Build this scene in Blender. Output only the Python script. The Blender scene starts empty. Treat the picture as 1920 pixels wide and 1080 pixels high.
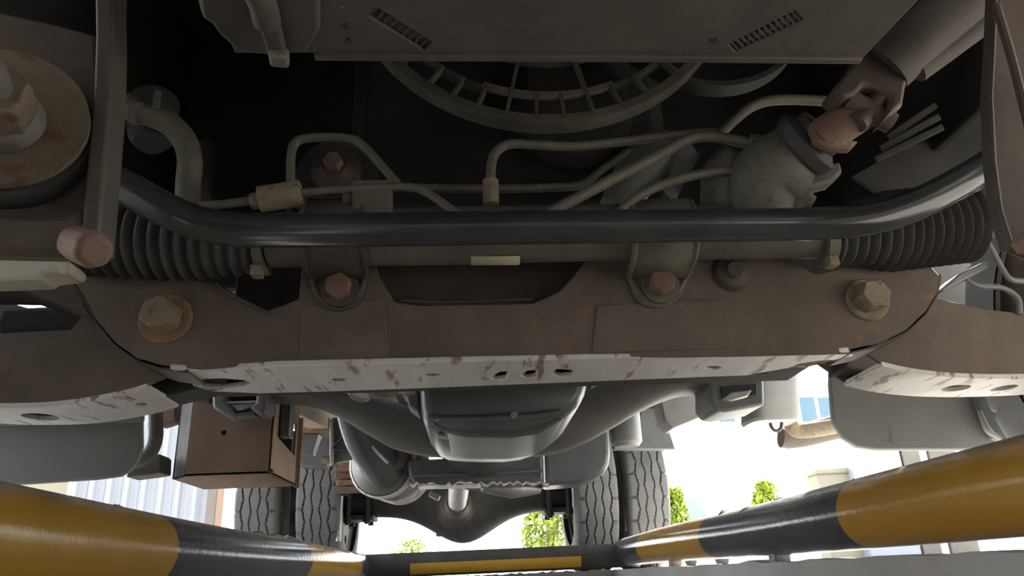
import bpy, math, random
from mathutils import Vector, Matrix
from mathutils.geometry import delaunay_2d_cdt

random.seed(7)
scene = bpy.context.scene
COL = scene.collection

# ------------------------------------------------------------------ camera
F = 1400.0                                   # focal length in pixels of the 1920 x 1080 frame
CAM = Vector((0.0, 0.0, 0.0015))             # level with the rim of the inspection pit
VP, ROLL = (890.0, 1080.0), math.radians(2.5)
_y = Vector(((VP[0] - 960) / F, (VP[1] - 540) / F, 1.0)).normalized()
_h = Vector((math.cos(ROLL), -math.sin(ROLL), 0.0))
_x = (_h - _y * _h.dot(_y)).normalized()
_z = _x.cross(_y)
def cam_to_world(d):
    return Vector((_x.dot(d), _y.dot(d), _z.dot(d)))
_r, _u, _b = cam_to_world(Vector((1, 0, 0))), cam_to_world(Vector((0, -1, 0))), cam_to_world(Vector((0, 0, -1)))
cam_data = bpy.data.cameras.new('camera')
cam_data.lens = 36.0 * F / 1920.0
cam_data.sensor_width = 36.0
cam_data.clip_start = 0.02
cam_data.clip_end = 400
cam = bpy.data.objects.new('camera', cam_data)
cam.matrix_world = Matrix(((_r.x, _u.x, _b.x, CAM.x), (_r.y, _u.y, _b.y, CAM.y), (_r.z, _u.z, _b.z, CAM.z), (0, 0, 0, 1)))
COL.objects.link(cam)
scene.camera = cam

# ------------------------------------------------------------------ sky, sun, exposure
world = bpy.data.worlds.new('sky')
scene.world = world
world.use_nodes = True
bg = world.node_tree.nodes['Background']
bg.inputs['Color'].default_value = (0.90, 0.95, 1.0, 1)
bg.inputs['Strength'].default_value = 2.6
sun_data = bpy.data.lights.new('sun', 'SUN')
sun_data.energy = 14.0
sun_data.angle = math.radians(1.0)
sun_data.color = (1.0, 0.95, 0.87)
sun = bpy.data.objects.new('sun', sun_data)
sun.rotation_mode = 'QUATERNION'
sun.rotation_quaternion = Vector((0.62, 0.50, 0.60)).to_track_quat('Z', 'Y')      # from behind the truck, to the right
COL.objects.link(sun)
scene.view_settings.view_transform = 'Standard'
scene.view_settings.look = 'None'
scene.view_settings.gamma = 1.0
scene.view_settings.use_curve_mapping = False
scene.view_settings.exposure = 1.15

# ------------------------------------------------------------------ measuring helpers
FWD = -_b
def ray(px, py):
    return cam_to_world(Vector(((px - 960) / F, (py - 540) / F, 1.0)))
def P(px, py, Y):                            # a point of the place at distance Y along the pit
    d = ray(px, py)
    return CAM + d * (Y / d.y)
def Pz(px, py, z):                           # a point of the place at height z
    d = ray(px, py)
    return CAM + d * ((z - CAM.z) / d.z)
def S(p, n):                                 # n pixels at point p, in metres
    return n * (p - CAM).dot(FWD) / F
def PL(pts, Y):
    return [P(a, b, Y) for a, b in pts]

# ------------------------------------------------------------------ materials
def mat(name, c1, c2=None, scale=20.0, rough=0.6, metal=0.0, bump=0.0, bscale=None, c3=None, c3_at=0.62, c3_scale=None,
        rough2=None, spec=0.5, stretch=None, emit=None, coat=0.0):
    m = bpy.data.materials.new(name)
    m.use_nodes = True
    nt = m.node_tree
    b = nt.nodes['Principled BSDF']
    L = nt.links.new
    b.inputs['Roughness'].default_value = rough
    b.inputs['Metallic'].default_value = metal
    b.inputs['Specular IOR Level'].default_value = spec
    b.inputs['Coat Weight'].default_value = coat
    tc = nt.nodes.new('ShaderNodeTexCoord')
    vec = tc.outputs['Object']
    if stretch:
        mp = nt.nodes.new('ShaderNodeMapping')
        mp.inputs['Scale'].default_value = stretch
        L(vec, mp.inputs['Vector']); vec = mp.outputs['Vector']
    def noise(s, detail=5, r=0.62):
        n = nt.nodes.new('ShaderNodeTexNoise')
        n.inputs['Scale'].default_value = s
        n.inputs['Detail'].default_value = detail
        n.inputs['Roughness'].default_value = r
        L(vec, n.inputs['Vector'])
        return n
    c2 = c2 or c1
    n1 = noise(scale)
    rp = nt.nodes.new('ShaderNodeValToRGB')
    rp.color_ramp.elements[0].position = 0.32; rp.color_ramp.elements[0].color = (*c1, 1)
    rp.color_ramp.elements[1].position = 0.68; rp.color_ramp.elements[1].color = (*c2, 1)
    L(n1.outputs['Fac'], rp.inputs['Fac'])
    out = rp.outputs['Color']
    if c3:
        n3 = noise(c3_scale or scale * 3.1, 4, 0.55)
        r3 = nt.nodes.new('ShaderNodeValToRGB')
        r3.color_ramp.elements[0].position = c3_at; r3.color_ramp.elements[0].color = (0, 0, 0, 1)
        r3.color_ramp.elements[1].position = min(1, c3_at + 0.06); r3.color_ramp.elements[1].color = (1, 1, 1, 1)
        L(n3.outputs['Fac'], r3.inputs['Fac'])
        mx = nt.nodes.new('ShaderNodeMixRGB')
        L(r3.outputs['Color'], mx.inputs['Fac']); L(out, mx.inputs['Color1'])
        mx.inputs['Color2'].default_value = (*c3, 1)
        out = mx.outputs['Color']
    L(out, b.inputs['Base Color'])
    if rough2 is not None:
        mr = nt.nodes.new('ShaderNodeMapRange')
        mr.inputs['To Min'].default_value = rough; mr.inputs['To Max'].default_value = rough2
        L(n1.outputs['Fac'], mr.inputs['Value']); L(mr.outputs['Result'], b.inputs['Roughness'])
    if bump:
        nb = noise(bscale or scale * 4, 6, 0.65)
        bp = nt.nodes.new('ShaderNodeBump')
        bp.inputs['Strength'].default_value = bump
        bp.inputs['Distance'].default_value = 0.004
        L(nb.outputs['Fac'], bp.inputs['Height']); L(bp.outputs['Normal'], b.inputs['Normal'])
    if emit:
        b.inputs['Emission Color'].default_value = (*emit[:3], 1)
        b.inputs['Emission Strength'].default_value = emit[3]
    return m

def striped_paint(name, y_edge, width):      # yellow and black bands painted round a pipe that runs along Y
    m = mat(name, (0.5, 0.3, 0.03), rough=0.16, bump=0.16, bscale=45, spec=0.75)
    nt = m.node_tree; L = nt.links.new
    b = nt.nodes['Principled BSDF']
    geo = nt.nodes.new('ShaderNodeNewGeometry')
    sep = nt.nodes.new('ShaderNodeSeparateXYZ'); L(geo.outputs['Position'], sep.inputs[0])
    a = nt.nodes.new('ShaderNodeMath'); a.operation = 'SUBTRACT'; L(sep.outputs['Y'], a.inputs[0]); a.inputs[1].default_value = y_edge
    d = nt.nodes.new('ShaderNodeMath'); d.operation = 'DIVIDE'; L(a.outputs[0], d.inputs[0]); d.inputs[1].default_value = 2 * width
    fl = nt.nodes.new('ShaderNodeMath'); fl.operation = 'FRACT'; L(d.outputs[0], fl.inputs[0])
    lt = nt.nodes.new('ShaderNodeMath'); lt.operation = 'LESS_THAN'; L(fl.outputs[0], lt.inputs[0]); lt.inputs[1].default_value = 0.5
    n = nt.nodes.new('ShaderNodeTexNoise'); n.inputs['Scale'].default_value = 14; n.inputs['Detail'].default_value = 6
    L(geo.outputs['Position'], n.inputs['Vector'])
    y = nt.nodes.new('ShaderNodeMixRGB'); y.inputs['Color1'].default_value = (0.40, 0.205, 0.022, 1); y.inputs['Color2'].default_value = (0.50, 0.275, 0.035, 1)
    L(n.outputs['Fac'], y.inputs['Fac'])
    k = nt.nodes.new('ShaderNodeMixRGB'); k.inputs['Color1'].default_value = (0.035, 0.038, 0.042, 1); k.inputs['Color2'].default_value = (0.085, 0.09, 0.098, 1)
    L(n.outputs['Fac'], k.inputs['Fac'])
    mx = nt.nodes.new('ShaderNodeMixRGB'); L(lt.outputs[0], mx.inputs['Fac']); L(y.outputs[0], mx.inputs['Color1']); L(k.outputs[0], mx.inputs['Color2'])
    # dirt that has settled on the upward facing side of the pipe
    sn = nt.nodes.new('ShaderNodeSeparateXYZ'); L(geo.outputs['Normal'], sn.inputs[0])
    ad = nt.nodes.new('ShaderNodeMath'); ad.operation = 'MULTIPLY_ADD'; L(n.outputs['Fac'], ad.inputs[0]); ad.inputs[1].default_value = 0.5; L(sn.outputs['Z'], ad.inputs[2])
    mr = nt.nodes.new('ShaderNodeMapRange'); L(ad.outputs[0], mr.inputs['Value'])
    mr.inputs['From Min'].default_value = 0.95; mr.inputs['From Max'].default_value = 1.2
    dm = nt.nodes.new('ShaderNodeMixRGB'); L(mr.outputs['Result'], dm.inputs['Fac']); L(mx.outputs[0], dm.inputs['Color1']); dm.inputs['Color2'].default_value = (0.17, 0.15, 0.13, 1)
    L(dm.outputs[0], b.inputs['Base Color'])
    rr = nt.nodes.new('ShaderNodeMapRange'); L(mr.outputs['Result'], rr.inputs['Value']); rr.inputs['To Min'].default_value = 0.15; rr.inputs['To Max'].default_value = 0.9
    L(rr.outputs['Result'], b.inputs['Roughness'])
    return m

M = {}
M['rust'] = mat('rusty_brown_steel', (0.135, 0.108, 0.09), (0.20, 0.16, 0.135), 14, 0.7, 0.15, 0.25, c3=(0.225, 0.15, 0.10), c3_at=0.62, c3_scale=26)
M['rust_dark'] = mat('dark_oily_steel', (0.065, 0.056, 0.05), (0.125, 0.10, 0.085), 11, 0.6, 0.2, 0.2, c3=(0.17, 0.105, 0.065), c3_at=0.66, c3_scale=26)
M['rust_red'] = mat('red_rust', (0.17, 0.105, 0.08), (0.25, 0.16, 0.12), 30, 0.8, 0.0, 0.4)
M['rust_orange'] = mat('orange_rust', (0.25, 0.155, 0.095), (0.36, 0.24, 0.155), 38, 0.85, 0.0, 0.5, c3=(0.17, 0.10, 0.065), c3_at=0.58)
M['rust_pale'] = mat('dusty_pale_rust', (0.20, 0.165, 0.115), (0.29, 0.24, 0.17), 34, 0.8, 0.0, 0.5, c3=(0.2, 0.12, 0.07), c3_at=0.6)
M['box_rust'] = mat('rusty_sheet', (0.25, 0.17, 0.125), (0.34, 0.24, 0.175), 9, 0.75, 0.0, 0.15, c3=(0.42, 0.3, 0.15), c3_at=0.68, c3_scale=7)
M['bare'] = mat('scraped_bare_steel', (0.72, 0.69, 0.66), (0.84, 0.82, 0.80), 26, 0.45, 0.3, 0.12, c3=(0.36, 0.25, 0.19), c3_at=0.60, c3_scale=40, stretch=(1.8, 0.35, 1))
M['olive'] = mat('dusty_olive_steel', (0.115, 0.107, 0.085), (0.175, 0.163, 0.13), 24, 0.65, 0.15, 0.2, c3=(0.17, 0.115, 0.075), c3_at=0.64)
M['line'] = mat('dusty_steel_line', (0.13, 0.122, 0.097), (0.19, 0.178, 0.145), 40, 0.62, 0.2, 0.25, c3=(0.16, 0.115, 0.08), c3_at=0.62)
M['cast'] = mat('dusty_cast_metal', (0.135, 0.128, 0.108), (0.19, 0.18, 0.152), 26, 0.68, 0.2, 0.2, c3=(0.11, 0.098, 0.08), c3_at=0.6)
M['black'] = mat('black_gloss_paint', (0.028, 0.032, 0.034), (0.05, 0.055, 0.056), 16, 0.10, 0.0, 0.02, rough2=0.26, spec=0.7)
M['black_sat'] = mat('haze_greyed_black_steel', (0.12, 0.127, 0.133), (0.175, 0.182, 0.188), 10, 0.3, 0.1, 0.05, spec=0.6)  # satin black, greyed in its colour to stand for lens haze
M['black_dull'] = mat('dull_black_steel', (0.045, 0.044, 0.042), (0.085, 0.08, 0.076), 12, 0.7, 0.0, 0.2)
M['void'] = mat('dark_metal_and_shade', (0.022, 0.021, 0.02), (0.05, 0.047, 0.043), 10, 0.75, 0.0, 0.3)  # near-black for engine parts and for sheets that stand for shade
M['rubber'] = mat('black_rubber', (0.05, 0.048, 0.046), (0.085, 0.08, 0.076), 18, 0.6, 0.0, 0.1)
M['flap'] = mat('grey_rubber', (0.21, 0.212, 0.208), (0.27, 0.272, 0.265), 5, 0.65, 0.0, 0.1, c3=(0.16, 0.152, 0.145), c3_at=0.66, c3_scale=16)
M['tyre'] = mat('tyre_rubber', (0.14, 0.143, 0.145), (0.19, 0.193, 0.195), 16, 0.8, 0.0, 0.2)  # base colour lightened to stand for haze over the rear tyres
M['alu'] = mat('dull_aluminium', (0.42, 0.42, 0.41), (0.55, 0.55, 0.53), 22, 0.42, 0.7, 0.15)
M['grey'] = mat('grey_painted_steel', (0.21, 0.215, 0.215), (0.30, 0.30, 0.295), 12, 0.5, 0.2, 0.1)
M['under'] = mat('dusty_underbody', (0.062, 0.053, 0.047), (0.10, 0.085, 0.074), 11, 0.78, 0.0, 0.3, c3=(0.34, 0.31, 0.27), c3_at=0.725, c3_scale=62)
M['cream'] = mat('chipped_cream_paint', (0.52, 0.49, 0.40), (0.62, 0.59, 0.5), 16, 0.55, 0.0, 0.1, c3=(0.25, 0.18, 0.12), c3_at=0.64, c3_scale=34)
M['tan'] = mat('tan_timber', (0.42, 0.33, 0.23), (0.55, 0.44, 0.32), 12, 0.7, 0.0, 0.15, stretch=(6, 1, 6))
M['label'] = mat('faded_label', (0.5, 0.46, 0.3), (0.6, 0.56, 0.4), 40, 0.7)
M['concrete'] = mat('concrete', (0.46, 0.44, 0.41), (0.58, 0.56, 0.52), 3, 0.9, 0.0, 0.3, bscale=40)
M['pit'] = mat('pit_concrete', (0.36, 0.35, 0.34), (0.46, 0.45, 0.43), 4, 0.9, 0.0, 0.5, bscale=50)
M['light_block'] = mat('grey_light_block', (0.30, 0.295, 0.285), (0.38, 0.37, 0.36), 2, 0.9)  # matte grey of the unseen light-blocking roof and walls
M['yellow'] = mat('yellow_paint', (0.55, 0.31, 0.03), (0.66, 0.4, 0.06), 14, 0.35, 0.0, 0.2)
M['pipe'] = striped_paint('striped_pipe_paint', 0.0, 0.68)
M['dirt'] = mat('dried_mud', (0.15, 0.13, 0.11), (0.24, 0.21, 0.18), 60, 0.95, 0.0, 0.6)
M['sheet'] = mat('pale_blue_sheet', (0.19, 0.205, 0.235), (0.215, 0.23, 0.26), 1.2, 0.5)
M['wallwhite'] = mat('white_render', (0.72, 0.72, 0.72), (0.8, 0.8, 0.79), 0.8, 0.8)
M['wallcream'] = mat('cream_render', (0.17, 0.155, 0.11), (0.2, 0.18, 0.13), 0.9, 0.8)
M['orange_p'] = mat('faded_orange_paint', (0.16, 0.10, 0.07), (0.18, 0.12, 0.085), 2, 0.7)
M['post'] = mat('weathered_post', (0.085, 0.075, 0.065), (0.11, 0.1, 0.088), 3, 0.8)
M['glass'] = mat('pale_blue_glass', (0.075, 0.125, 0.16), (0.09, 0.14, 0.175), 1.0, 0.6, spec=0.2)
M['leaf'] = mat('green_leaf', (0.15, 0.24, 0.018), (0.27, 0.32, 0.03), 3.0, 0.6)
M['umber'] = mat('shaded_umber_steel', (0.07, 0.054, 0.043), (0.115, 0.088, 0.07), 13, 0.65, 0.1, 0.25, c3=(0.14, 0.085, 0.055), c3_at=0.62, c3_scale=28)  # darker copy of the brown steel, weaker light put into its colour
M['member'] = mat('dusty_grey_brown_steel', (0.155, 0.148, 0.138), (0.21, 0.2, 0.185), 14, 0.55, 0.15, 0.1)
M['washer'] = mat('rusty_cup_steel', (0.135, 0.105, 0.075), (0.21, 0.17, 0.125), 26, 0.7, 0.1, 0.4, c3=(0.15, 0.08, 0.045), c3_at=0.56, c3_scale=50)
M['bark'] = mat('bark', (0.2, 0.15, 0.1), (0.3, 0.23, 0.16), 9, 0.9)
M['carwhite'] = mat('white_car_paint', (0.75, 0.76, 0.78), (0.78, 0.79, 0.8), 2, 0.2, coat=0.5)
M['carglass'] = mat('car_window', (0.1, 0.16, 0.24), (0.12, 0.18, 0.26), 2, 0.08)
M['wiring'] = mat('black_cable', (0.04, 0.04, 0.04), (0.06, 0.06, 0.06), 20, 0.5)

# ------------------------------------------------------------------ mesh helpers
def catmull(pts, rads, n):
    if len(pts) < 3 or n <= 1:
        return pts, rads
    op, orr = [], []
    for i in range(len(pts) - 1):
        p0 = pts[i - 1] if i else pts[0] * 2 - pts[1]
        p1, p2 = pts[i], pts[i + 1]
        p3 = pts[i + 2] if i + 2 < len(pts) else pts[-1] * 2 - pts[-2]
        for k in range(n):
            t = k / n
            op.append(0.5 * ((2 * p1) + (p2 - p0) * t + (2 * p0 - 5 * p1 + 4 * p2 - p3) * t * t + (3 * p1 - p0 - 3 * p2 + p3) * t ** 3))
            orr.append(rads[i] * (1 - t) + rads[i + 1] * t)
    op.append(pts[-1]); orr.append(rads[-1])
    return op, orr

def inside(p, poly):
    c = False; n = len(poly)
    for i in range(n):
        a, b = poly[i], poly[i - 1]
        if (a.y > p.y) != (b.y > p.y) and p.x < (b.x - a.x) * (p.y - a.y) / (b.y - a.y) + a.x: c = not c
    return c
def fill(loops):                             # triangles between an outline and its holes
    pts = loops[0]; nn = Vector((0, 0, 0))
    for i in range(len(pts)): nn += pts[i - 1].cross(pts[i])
    nn -= Vector((0, 0, 0)); nn.normalize()
    a = Vector((1, 0, 0)) if abs(nn.x) < 0.9 else Vector((0, 1, 0))
    u = nn.cross(a).normalized(); w = nn.cross(u)
    l2 = [[Vector((p.dot(u), p.dot(w))) for p in l] for l in loops]
    flat = [p for l in l2 for p in l]; edges = []; o = 0
    for l in l2:
        edges += [(o + i, o + (i + 1) % len(l)) for i in range(len(l))]; o += len(l)
    vo, eo, fo, ov, oe, of = delaunay_2d_cdt(flat, edges, [], 0, 1e-9)
    out = []
    for f in fo:
        c = sum((vo[i] for i in f), Vector((0, 0))) / len(f)
        if inside(c, l2[0]) and not any(inside(c, h) for h in l2[1:]):
            idx = tuple(ov[i][0] for i in f if ov[i])
            if len(idx) == 3: out.append(idx)
    return out

class G:                                     # collects the faces of ONE part
    def __init__(s):
        s.v, s.f = [], []
    def add(s, v, f):
        o = len(s.v)
        s.v += [Vector(a) for a in v]
        s.f += [tuple(i + o for i in q) for q in f]
        return s
    def ring_loft(s, rings, caps=True, closed=True):
        n = len(rings[0]); v = [p for r in rings for p in r]; f = []
        for i in range(len(rings) - 1):
            for j in range(n if closed else n - 1):
                k = (j + 1) % n
                f.append((i * n + j, i * n + k, (i + 1) * n + k, (i + 1) * n + j))
        if caps:
            f.append(tuple(range(n - 1, -1, -1)))
            f.append(tuple(range((len(rings) - 1) * n, len(rings) * n)))
        return s.add(v, f)
    def tube(s, pts, r, n=14, smooth=6, flat=1.0, caps=True):
        pts = [Vector(p) for p in pts]
        rads = [r] * len(pts) if isinstance(r, (int, float)) else list(r)
        pts, rads = catmull(pts, rads, smooth)
        t = (pts[1] - pts[0]).normalized()
        a = Vector((0, 0, 1)) if abs(t.z) < 0.9 else Vector((1, 0, 0))
        u = t.cross(a).normalized()
        rings = []
        for i, p in enumerate(pts):
            if i == 0: d = pts[1] - p
            elif i == len(pts) - 1: d = p - pts[i - 1]
            else: d = pts[i + 1] - pts[i - 1]
            d.normalize()
            u = (u - d * u.dot(d)).normalized()
            w = d.cross(u)
            rings.append([p + (u * math.cos(2 * math.pi * k / n) + w * math.sin(2 * math.pi * k / n) * flat) * rads[i] for k in range(n)])
        return s.ring_loft(rings, caps)
    def cyl(s, a, b, r, r2=None, n=24):
        return s.tube([a, b], [r, r if r2 is None else r2], n, 1)
    def hexn(s, c, axis, r, h, rot=0.0):     # a hexagon prism: nut or bolt head
        return s.lathe([(0, 0), (r, 0), (r, h * 0.85), (r * 0.9, h), (0, h)], c, axis, 6, rot)
    def lathe(s, prof, c, axis, n=32, rot=0.0):
        c = Vector(c); ax = Vector(axis).normalized()
        a = Vector((0, 0, 1)) if abs(ax.z) < 0.9 else Vector((1, 0, 0))
        u = ax.cross(a).normalized(); w = ax.cross(u)
        rings = []
        for r, t in prof:
            r = max(r, 1e-5)
            rings.append([c + ax * t + (u * math.cos(rot + 2 * math.pi * k / n) + w * math.sin(rot + 2 * math.pi * k / n)) * r for k in range(n)])
        return s.ring_loft(rings, False)
    def box(s, c, size, rz=0.0, rx=0.0, ry=0.0):
        R = Matrix.Rotation(rz, 3, 'Z') @ Matrix.Rotation(rx, 3, 'X') @ Matrix.Rotation(ry, 3, 'Y')
        c = Vector(c); h = Vector(size) / 2
        v = [c + R @ Vector((sx * h.x, sy * h.y, sz * h.z)) for sz in (-1, 1) for sx, sy in ((-1, -1), (1, -1), (1, 1), (-1, 1))]
        return s.add(v, [(3, 2, 1, 0), (4, 5, 6, 7), (0, 1, 5, 4), (1, 2, 6, 5), (2, 3, 7, 6), (3, 0, 4, 7)])
    def bar(s, a, b, w, h, up=(0, 0, 1)):    # a straight bar of rectangular section
        a, b = Vector(a), Vector(b); d = (b - a).normalized()
        u = d.cross(Vector(up)).normalized() * (w / 2); k = u.cross(d).normalized() * (h / 2)
        v = [p + i * u + j * k for p in (a, b) for i, j in ((-1, -1), (1, -1), (1, 1), (-1, 1))]
        return s.add(v, [(3, 2, 1, 0), (4, 5, 6, 7), (0, 1, 5, 4), (1, 2, 6, 5), (2, 3, 7, 6), (3, 0, 4, 7)])
    def prism(s, poly, vec, holes=()):       # a flat outline (with holes) given a thickness
        vec = Vector(vec); loops = [[Vector(p) for p in poly]] + [[Vector(p) for p in h] for h in holes]
        flat = [p for l in loops for p in l]
        n = len(flat)
        tris = fill(loops) if holes else [tuple(range(n))]
        v = flat + [p + vec for p in flat]; f = []
        for t in tris:
            f.append(t); f.append(tuple(i + n for i in reversed(t)))
        o = 0
        for l in loops:
            k = len(l)
            for i in range(k):
                j = (i + 1) % k
                f.append((o + i, o + j, o + j + n, o + i + n))
            o += k
        return s.add(v, f)
    def build(s, name, m, parent=None, bevel=0.0, smooth=40, segs=2, label=None, stuff=False):
        me = bpy.data.meshes.new(name)
        if parent is None:
            xs = [v.x for v in s.v]; ys = [v.y for v in s.v]; zs = [v.z for v in s.v]
            org = Vector(((min(xs) + max(xs)) / 2, (min(ys) + max(ys)) / 2, min(zs)))
        else:
            org = ORG[parent]
        me.from_pydata([v - org for v in s.v], [], s.f)
        import bmesh
        bm = bmesh.new(); bm.from_mesh(me)
        bmesh.ops.remove_doubles(bm, verts=bm.verts, dist=1e-6)
        bmesh.ops.recalc_face_normals(bm, faces=bm.faces)
        bm.to_mesh(me); bm.free()
        if smooth:
            me.shade_smooth(); me.set_sharp_from_angle(angle=math.radians(smooth))
        me.materials.append(M[m] if isinstance(m, str) else m)
        o = bpy.data.objects.new(name, me)
        COL.objects.link(o)
        if parent is None: o.location = org
        else: o.parent = parent
        ORG[o] = org
        if bevel:
            md = o.modifiers.new('edge', 'BEVEL'); md.width = bevel; md.segments = segs; md.limit_method = 'ANGLE'; md.angle_limit = math.radians(42)
        if label: o['label'] = label
        if stuff: o['kind'] = 'stuff'
        return o
ORG = {}
def thing(name, label, cat, loc, group=None):
    o = bpy.data.objects.new(name, None)
    o.empty_display_size = 0.02
    o.location = loc; COL.objects.link(o); ORG[o] = Vector(loc)
    return tag(o, label, cat, group)
def tag(o, label, cat, group=None):
    o['label'] = label; o['category'] = cat
    if group: o['group'] = group
    return o
def struct(o):
    o['kind'] = 'structure'
    return o
def TP(spec):                                # [(px, py, Y, radius in px), ...] -> points and radii
    pts = [P(a[0], a[1], a[2]) for a in spec]
    return pts, [S(p, a[3]) for p, a in zip(pts, spec)]
def circle(c, u, v, r, n=20, r2=None):
    return [c + u * math.cos(2 * math.pi * k / n) * r + v * math.sin(2 * math.pi * k / n) * (r if r2 is None else r2) for k in range(n)]
UX, UY, UZ = Vector((1, 0, 0)), Vector((0, 1, 0)), Vector((0, 0, 1))

# ================================================================== THE SETTING: yard floor and inspection pit
PX0, PX1, PY0, PY1 = -0.45, 0.50, -3.0, 2.86         # the pit opening
g = G()
B = 60.0
g.prism([Vector((-B, -B, 0)), Vector((B, -B, 0)), Vector((B, B + 20, 0)), Vector((-B, B + 20, 0))], (0, 0, -0.16),
        holes=[[Vector((PX0 - 0.03, PY0 - 0.03, 0)), Vector((PX0 - 0.03, PY1 + 0.03, 0)), Vector((PX1 + 0.03, PY1 + 0.03, 0)), Vector((PX1 + 0.03, PY0 - 0.03, 0))]])
struct(g.build('floor', 'concrete', smooth=0))
def rough_wall(name, a, b, out):                      # pit wall with a chipped upper edge
    a, b, out = Vector(a), Vector(b), Vector(out)
    n = 90; g = G(); top, bot, top2, bot2 = [], [], [], []
    for i in range(n + 1):
        p = a.lerp(b, i / n); j = 0.004 * random.random() + (0.004 if random.random() < 0.12 else 0)
        top.append(p + UZ * (0.001 + j) ); top2.append(p + out * 0.05 + UZ * (0.001 + j))
        bot.append(p - UZ * 1.5); bot2.append(p + out * 0.05 - UZ * 1.5)
    g.ring_loft([bot, top, top2, bot2], False, False)
    return struct(g.build(name, 'pit', smooth=0))
rough_wall('wall_left', (PX0, PY0, 0), (PX0, PY1, 0), (-1, 0, 0))
rough_wall('wall_right', (PX1, PY0, 0), (PX1, PY1, 0), (1, 0, 0))
rough_wall('wall_back', (PX0, PY1, 0), (PX1, PY1, 0), (0, 1, 0))
rough_wall('wall_front', (PX0, PY0, 0), (PX1, PY0, 0), (0, -1, 0))
g = G(); g.box(((PX0 + PX1) / 2, (PY0 + PY1) / 2, -1.53), (PX1 - PX0 + 0.1, PY1 - PY0 + 0.1, 0.06))
struct(g.build('floor_pit', 'pit', smooth=0))

# unseen roof and walls, added to block light on the truck's nose
for nm, c_, s_ in (('light_block_roof', (0.3, -2.2, 3.6), (11.0, 8.0, 0.12)), ('light_block_end', (0.3, -6.1, 1.75), (11.0, 0.15, 3.6)), ('light_block_west', (-5.2, -3.4, 1.75), (0.15, 5.6, 3.6)), ('light_block_east', (5.8, -3.4, 1.75), (0.15, 5.6, 3.6))):
    g = G(); g.box(c_, s_); struct(g.build(nm, 'light_block', smooth=0))

# ------------------------------------------------------------------ the pipe rail round the pit
XL, XR, RP = -0.405, 0.535, 0.046
ZL, ZR = 0.045 + CAM.z, 0.059 + CAM.z
YE = 2.78
M['pipe_l'] = striped_paint('striped_paint_rail_pipe_a', 0.985, 0.80)
M['pipe_r'] = striped_paint('striped_paint_rail_pipe_b', 1.70 - 0.675, 0.675)
rail = thing('pit_guard_rail', 'yellow and black striped steel pipe rail round the mouth of the inspection pit', 'guard rail', (0.06, 1.5, 0))
def pipe(x, z, m, lab):
    g = G(); pts, rs = [], []
    n = 70
    for i in range(n + 1):
        y = -1.2 + (YE + 1.2) * i / n
        pts.append(Vector((x + 0.0015 * math.sin(y * 5.1), y, z + 0.0015 * math.sin(y * 3.7))))
        rs.append(RP)
    g.tube(pts, rs, 40, 1)
    return g.build('rail_pipe', m, rail, label=lab)
pipe(XL, ZL, 'pipe_l', 'striped pipe on the left rim of the pit')
pipe(XR, ZR, 'pipe_r', 'striped pipe on the right rim of the pit')
zc = 0.5 * (ZL + ZR) - 0.005
g = G(); g.tube([Vector((XL - RP, YE, ZL)), Vector((XR + RP, YE, ZR - 0.012))], 0.04, 32, 1)
cross = g.build('cross_pipe', 'black_dull', rail, label='dark dirty pipe closing the far end of the rail')
g = G()                                                # yellow band painted along the near side of the cross pipe
ring = []
for i in range(13):
    a = math.radians(4 - 56 * i / 12)
    ring.append((math.cos(a) * 0.0408, math.sin(a) * 0.0408))
rows = []
for x in [(-0.22 + 0.59 * k / 8) for k in range(9)]:
    zz = ZL + (ZR - 0.012 - ZL) * ((x - XL + RP) / (XR - XL + 2 * RP))
    rows.append([Vector((x, YE - c, zz + s_)) for c, s_ in ring] + [Vector((x, YE - c * 0.95, zz + s_ * 0.95)) for c, s_ in reversed(ring)])
g.ring_loft(rows)
g.build('painted_band', 'yellow', cross, label='long yellow painted band')
for x, y, zt in ((XR, 1.37, ZR), (XR, 0.3, ZR), (XR, 2.1, ZR), (XL, 0.35, ZL), (XL, 1.5, ZL), (XL, 2.4, ZL)):
    g = G(); g.box((x, y, (zt - RP * 0.8) / 2 - 0.03), (0.03, 0.03, zt - RP * 0.8 + 0.07)); g.build('post', 'grey', rail, bevel=0.003)
def clod(x, y, z, r):                                  # crust of mud lying on the pipe
    g = G(); n, k = 9, 5
    rings = []
    for i in range(k + 1):
        a = math.pi * 0.5 * i / k
        rings.append([Vector((x + math.cos(2 * math.pi * j / n) * math.cos(a) * r * random.uniform(0.5, 0.9), y + math.sin(2 * math.pi * j / n) * math.cos(a) * r * random.uniform(0.9, 1.7), z - 0.004 + math.sin(a) * r * random.uniform(0.25, 0.5))) for j in range(n)])
    g.ring_loft(rings)
    return g.build('mud_clod', 'dirt', smooth=60)
spots = [(XL, 0.80, 0.010), (XL, 0.90, 0.012), (XL, 1.5, 0.022), (XL + 0.01, 1.62, 0.016), (XL, 1.75, 0.03), (XL, 1.92, 0.02),
         (XR, 0.83, 0.012), (XR, 1.05, 0.010), (XR, 1.32, 0.016), (XR, 1.62, 0.022), (XR, 2.05, 0.018), (XR, 2.3, 0.02)]
for i, (x, y, r) in enumerate(spots):
    zz = (ZL if x < 0 else ZR) + RP
    c = clod(x, y, zz, r)
    side = 'left' if x < 0 else 'right'
    w6 = ['nearest the camera', 'second from the camera', 'third from the camera', 'fourth from the camera', 'fifth from the camera', 'farthest from the camera'][i % 6]
    tag(c, 'dried mud clod on the %s pit rail pipe, %s' % (side, w6), 'mud', 'mud clods on the rail pipes')

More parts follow.
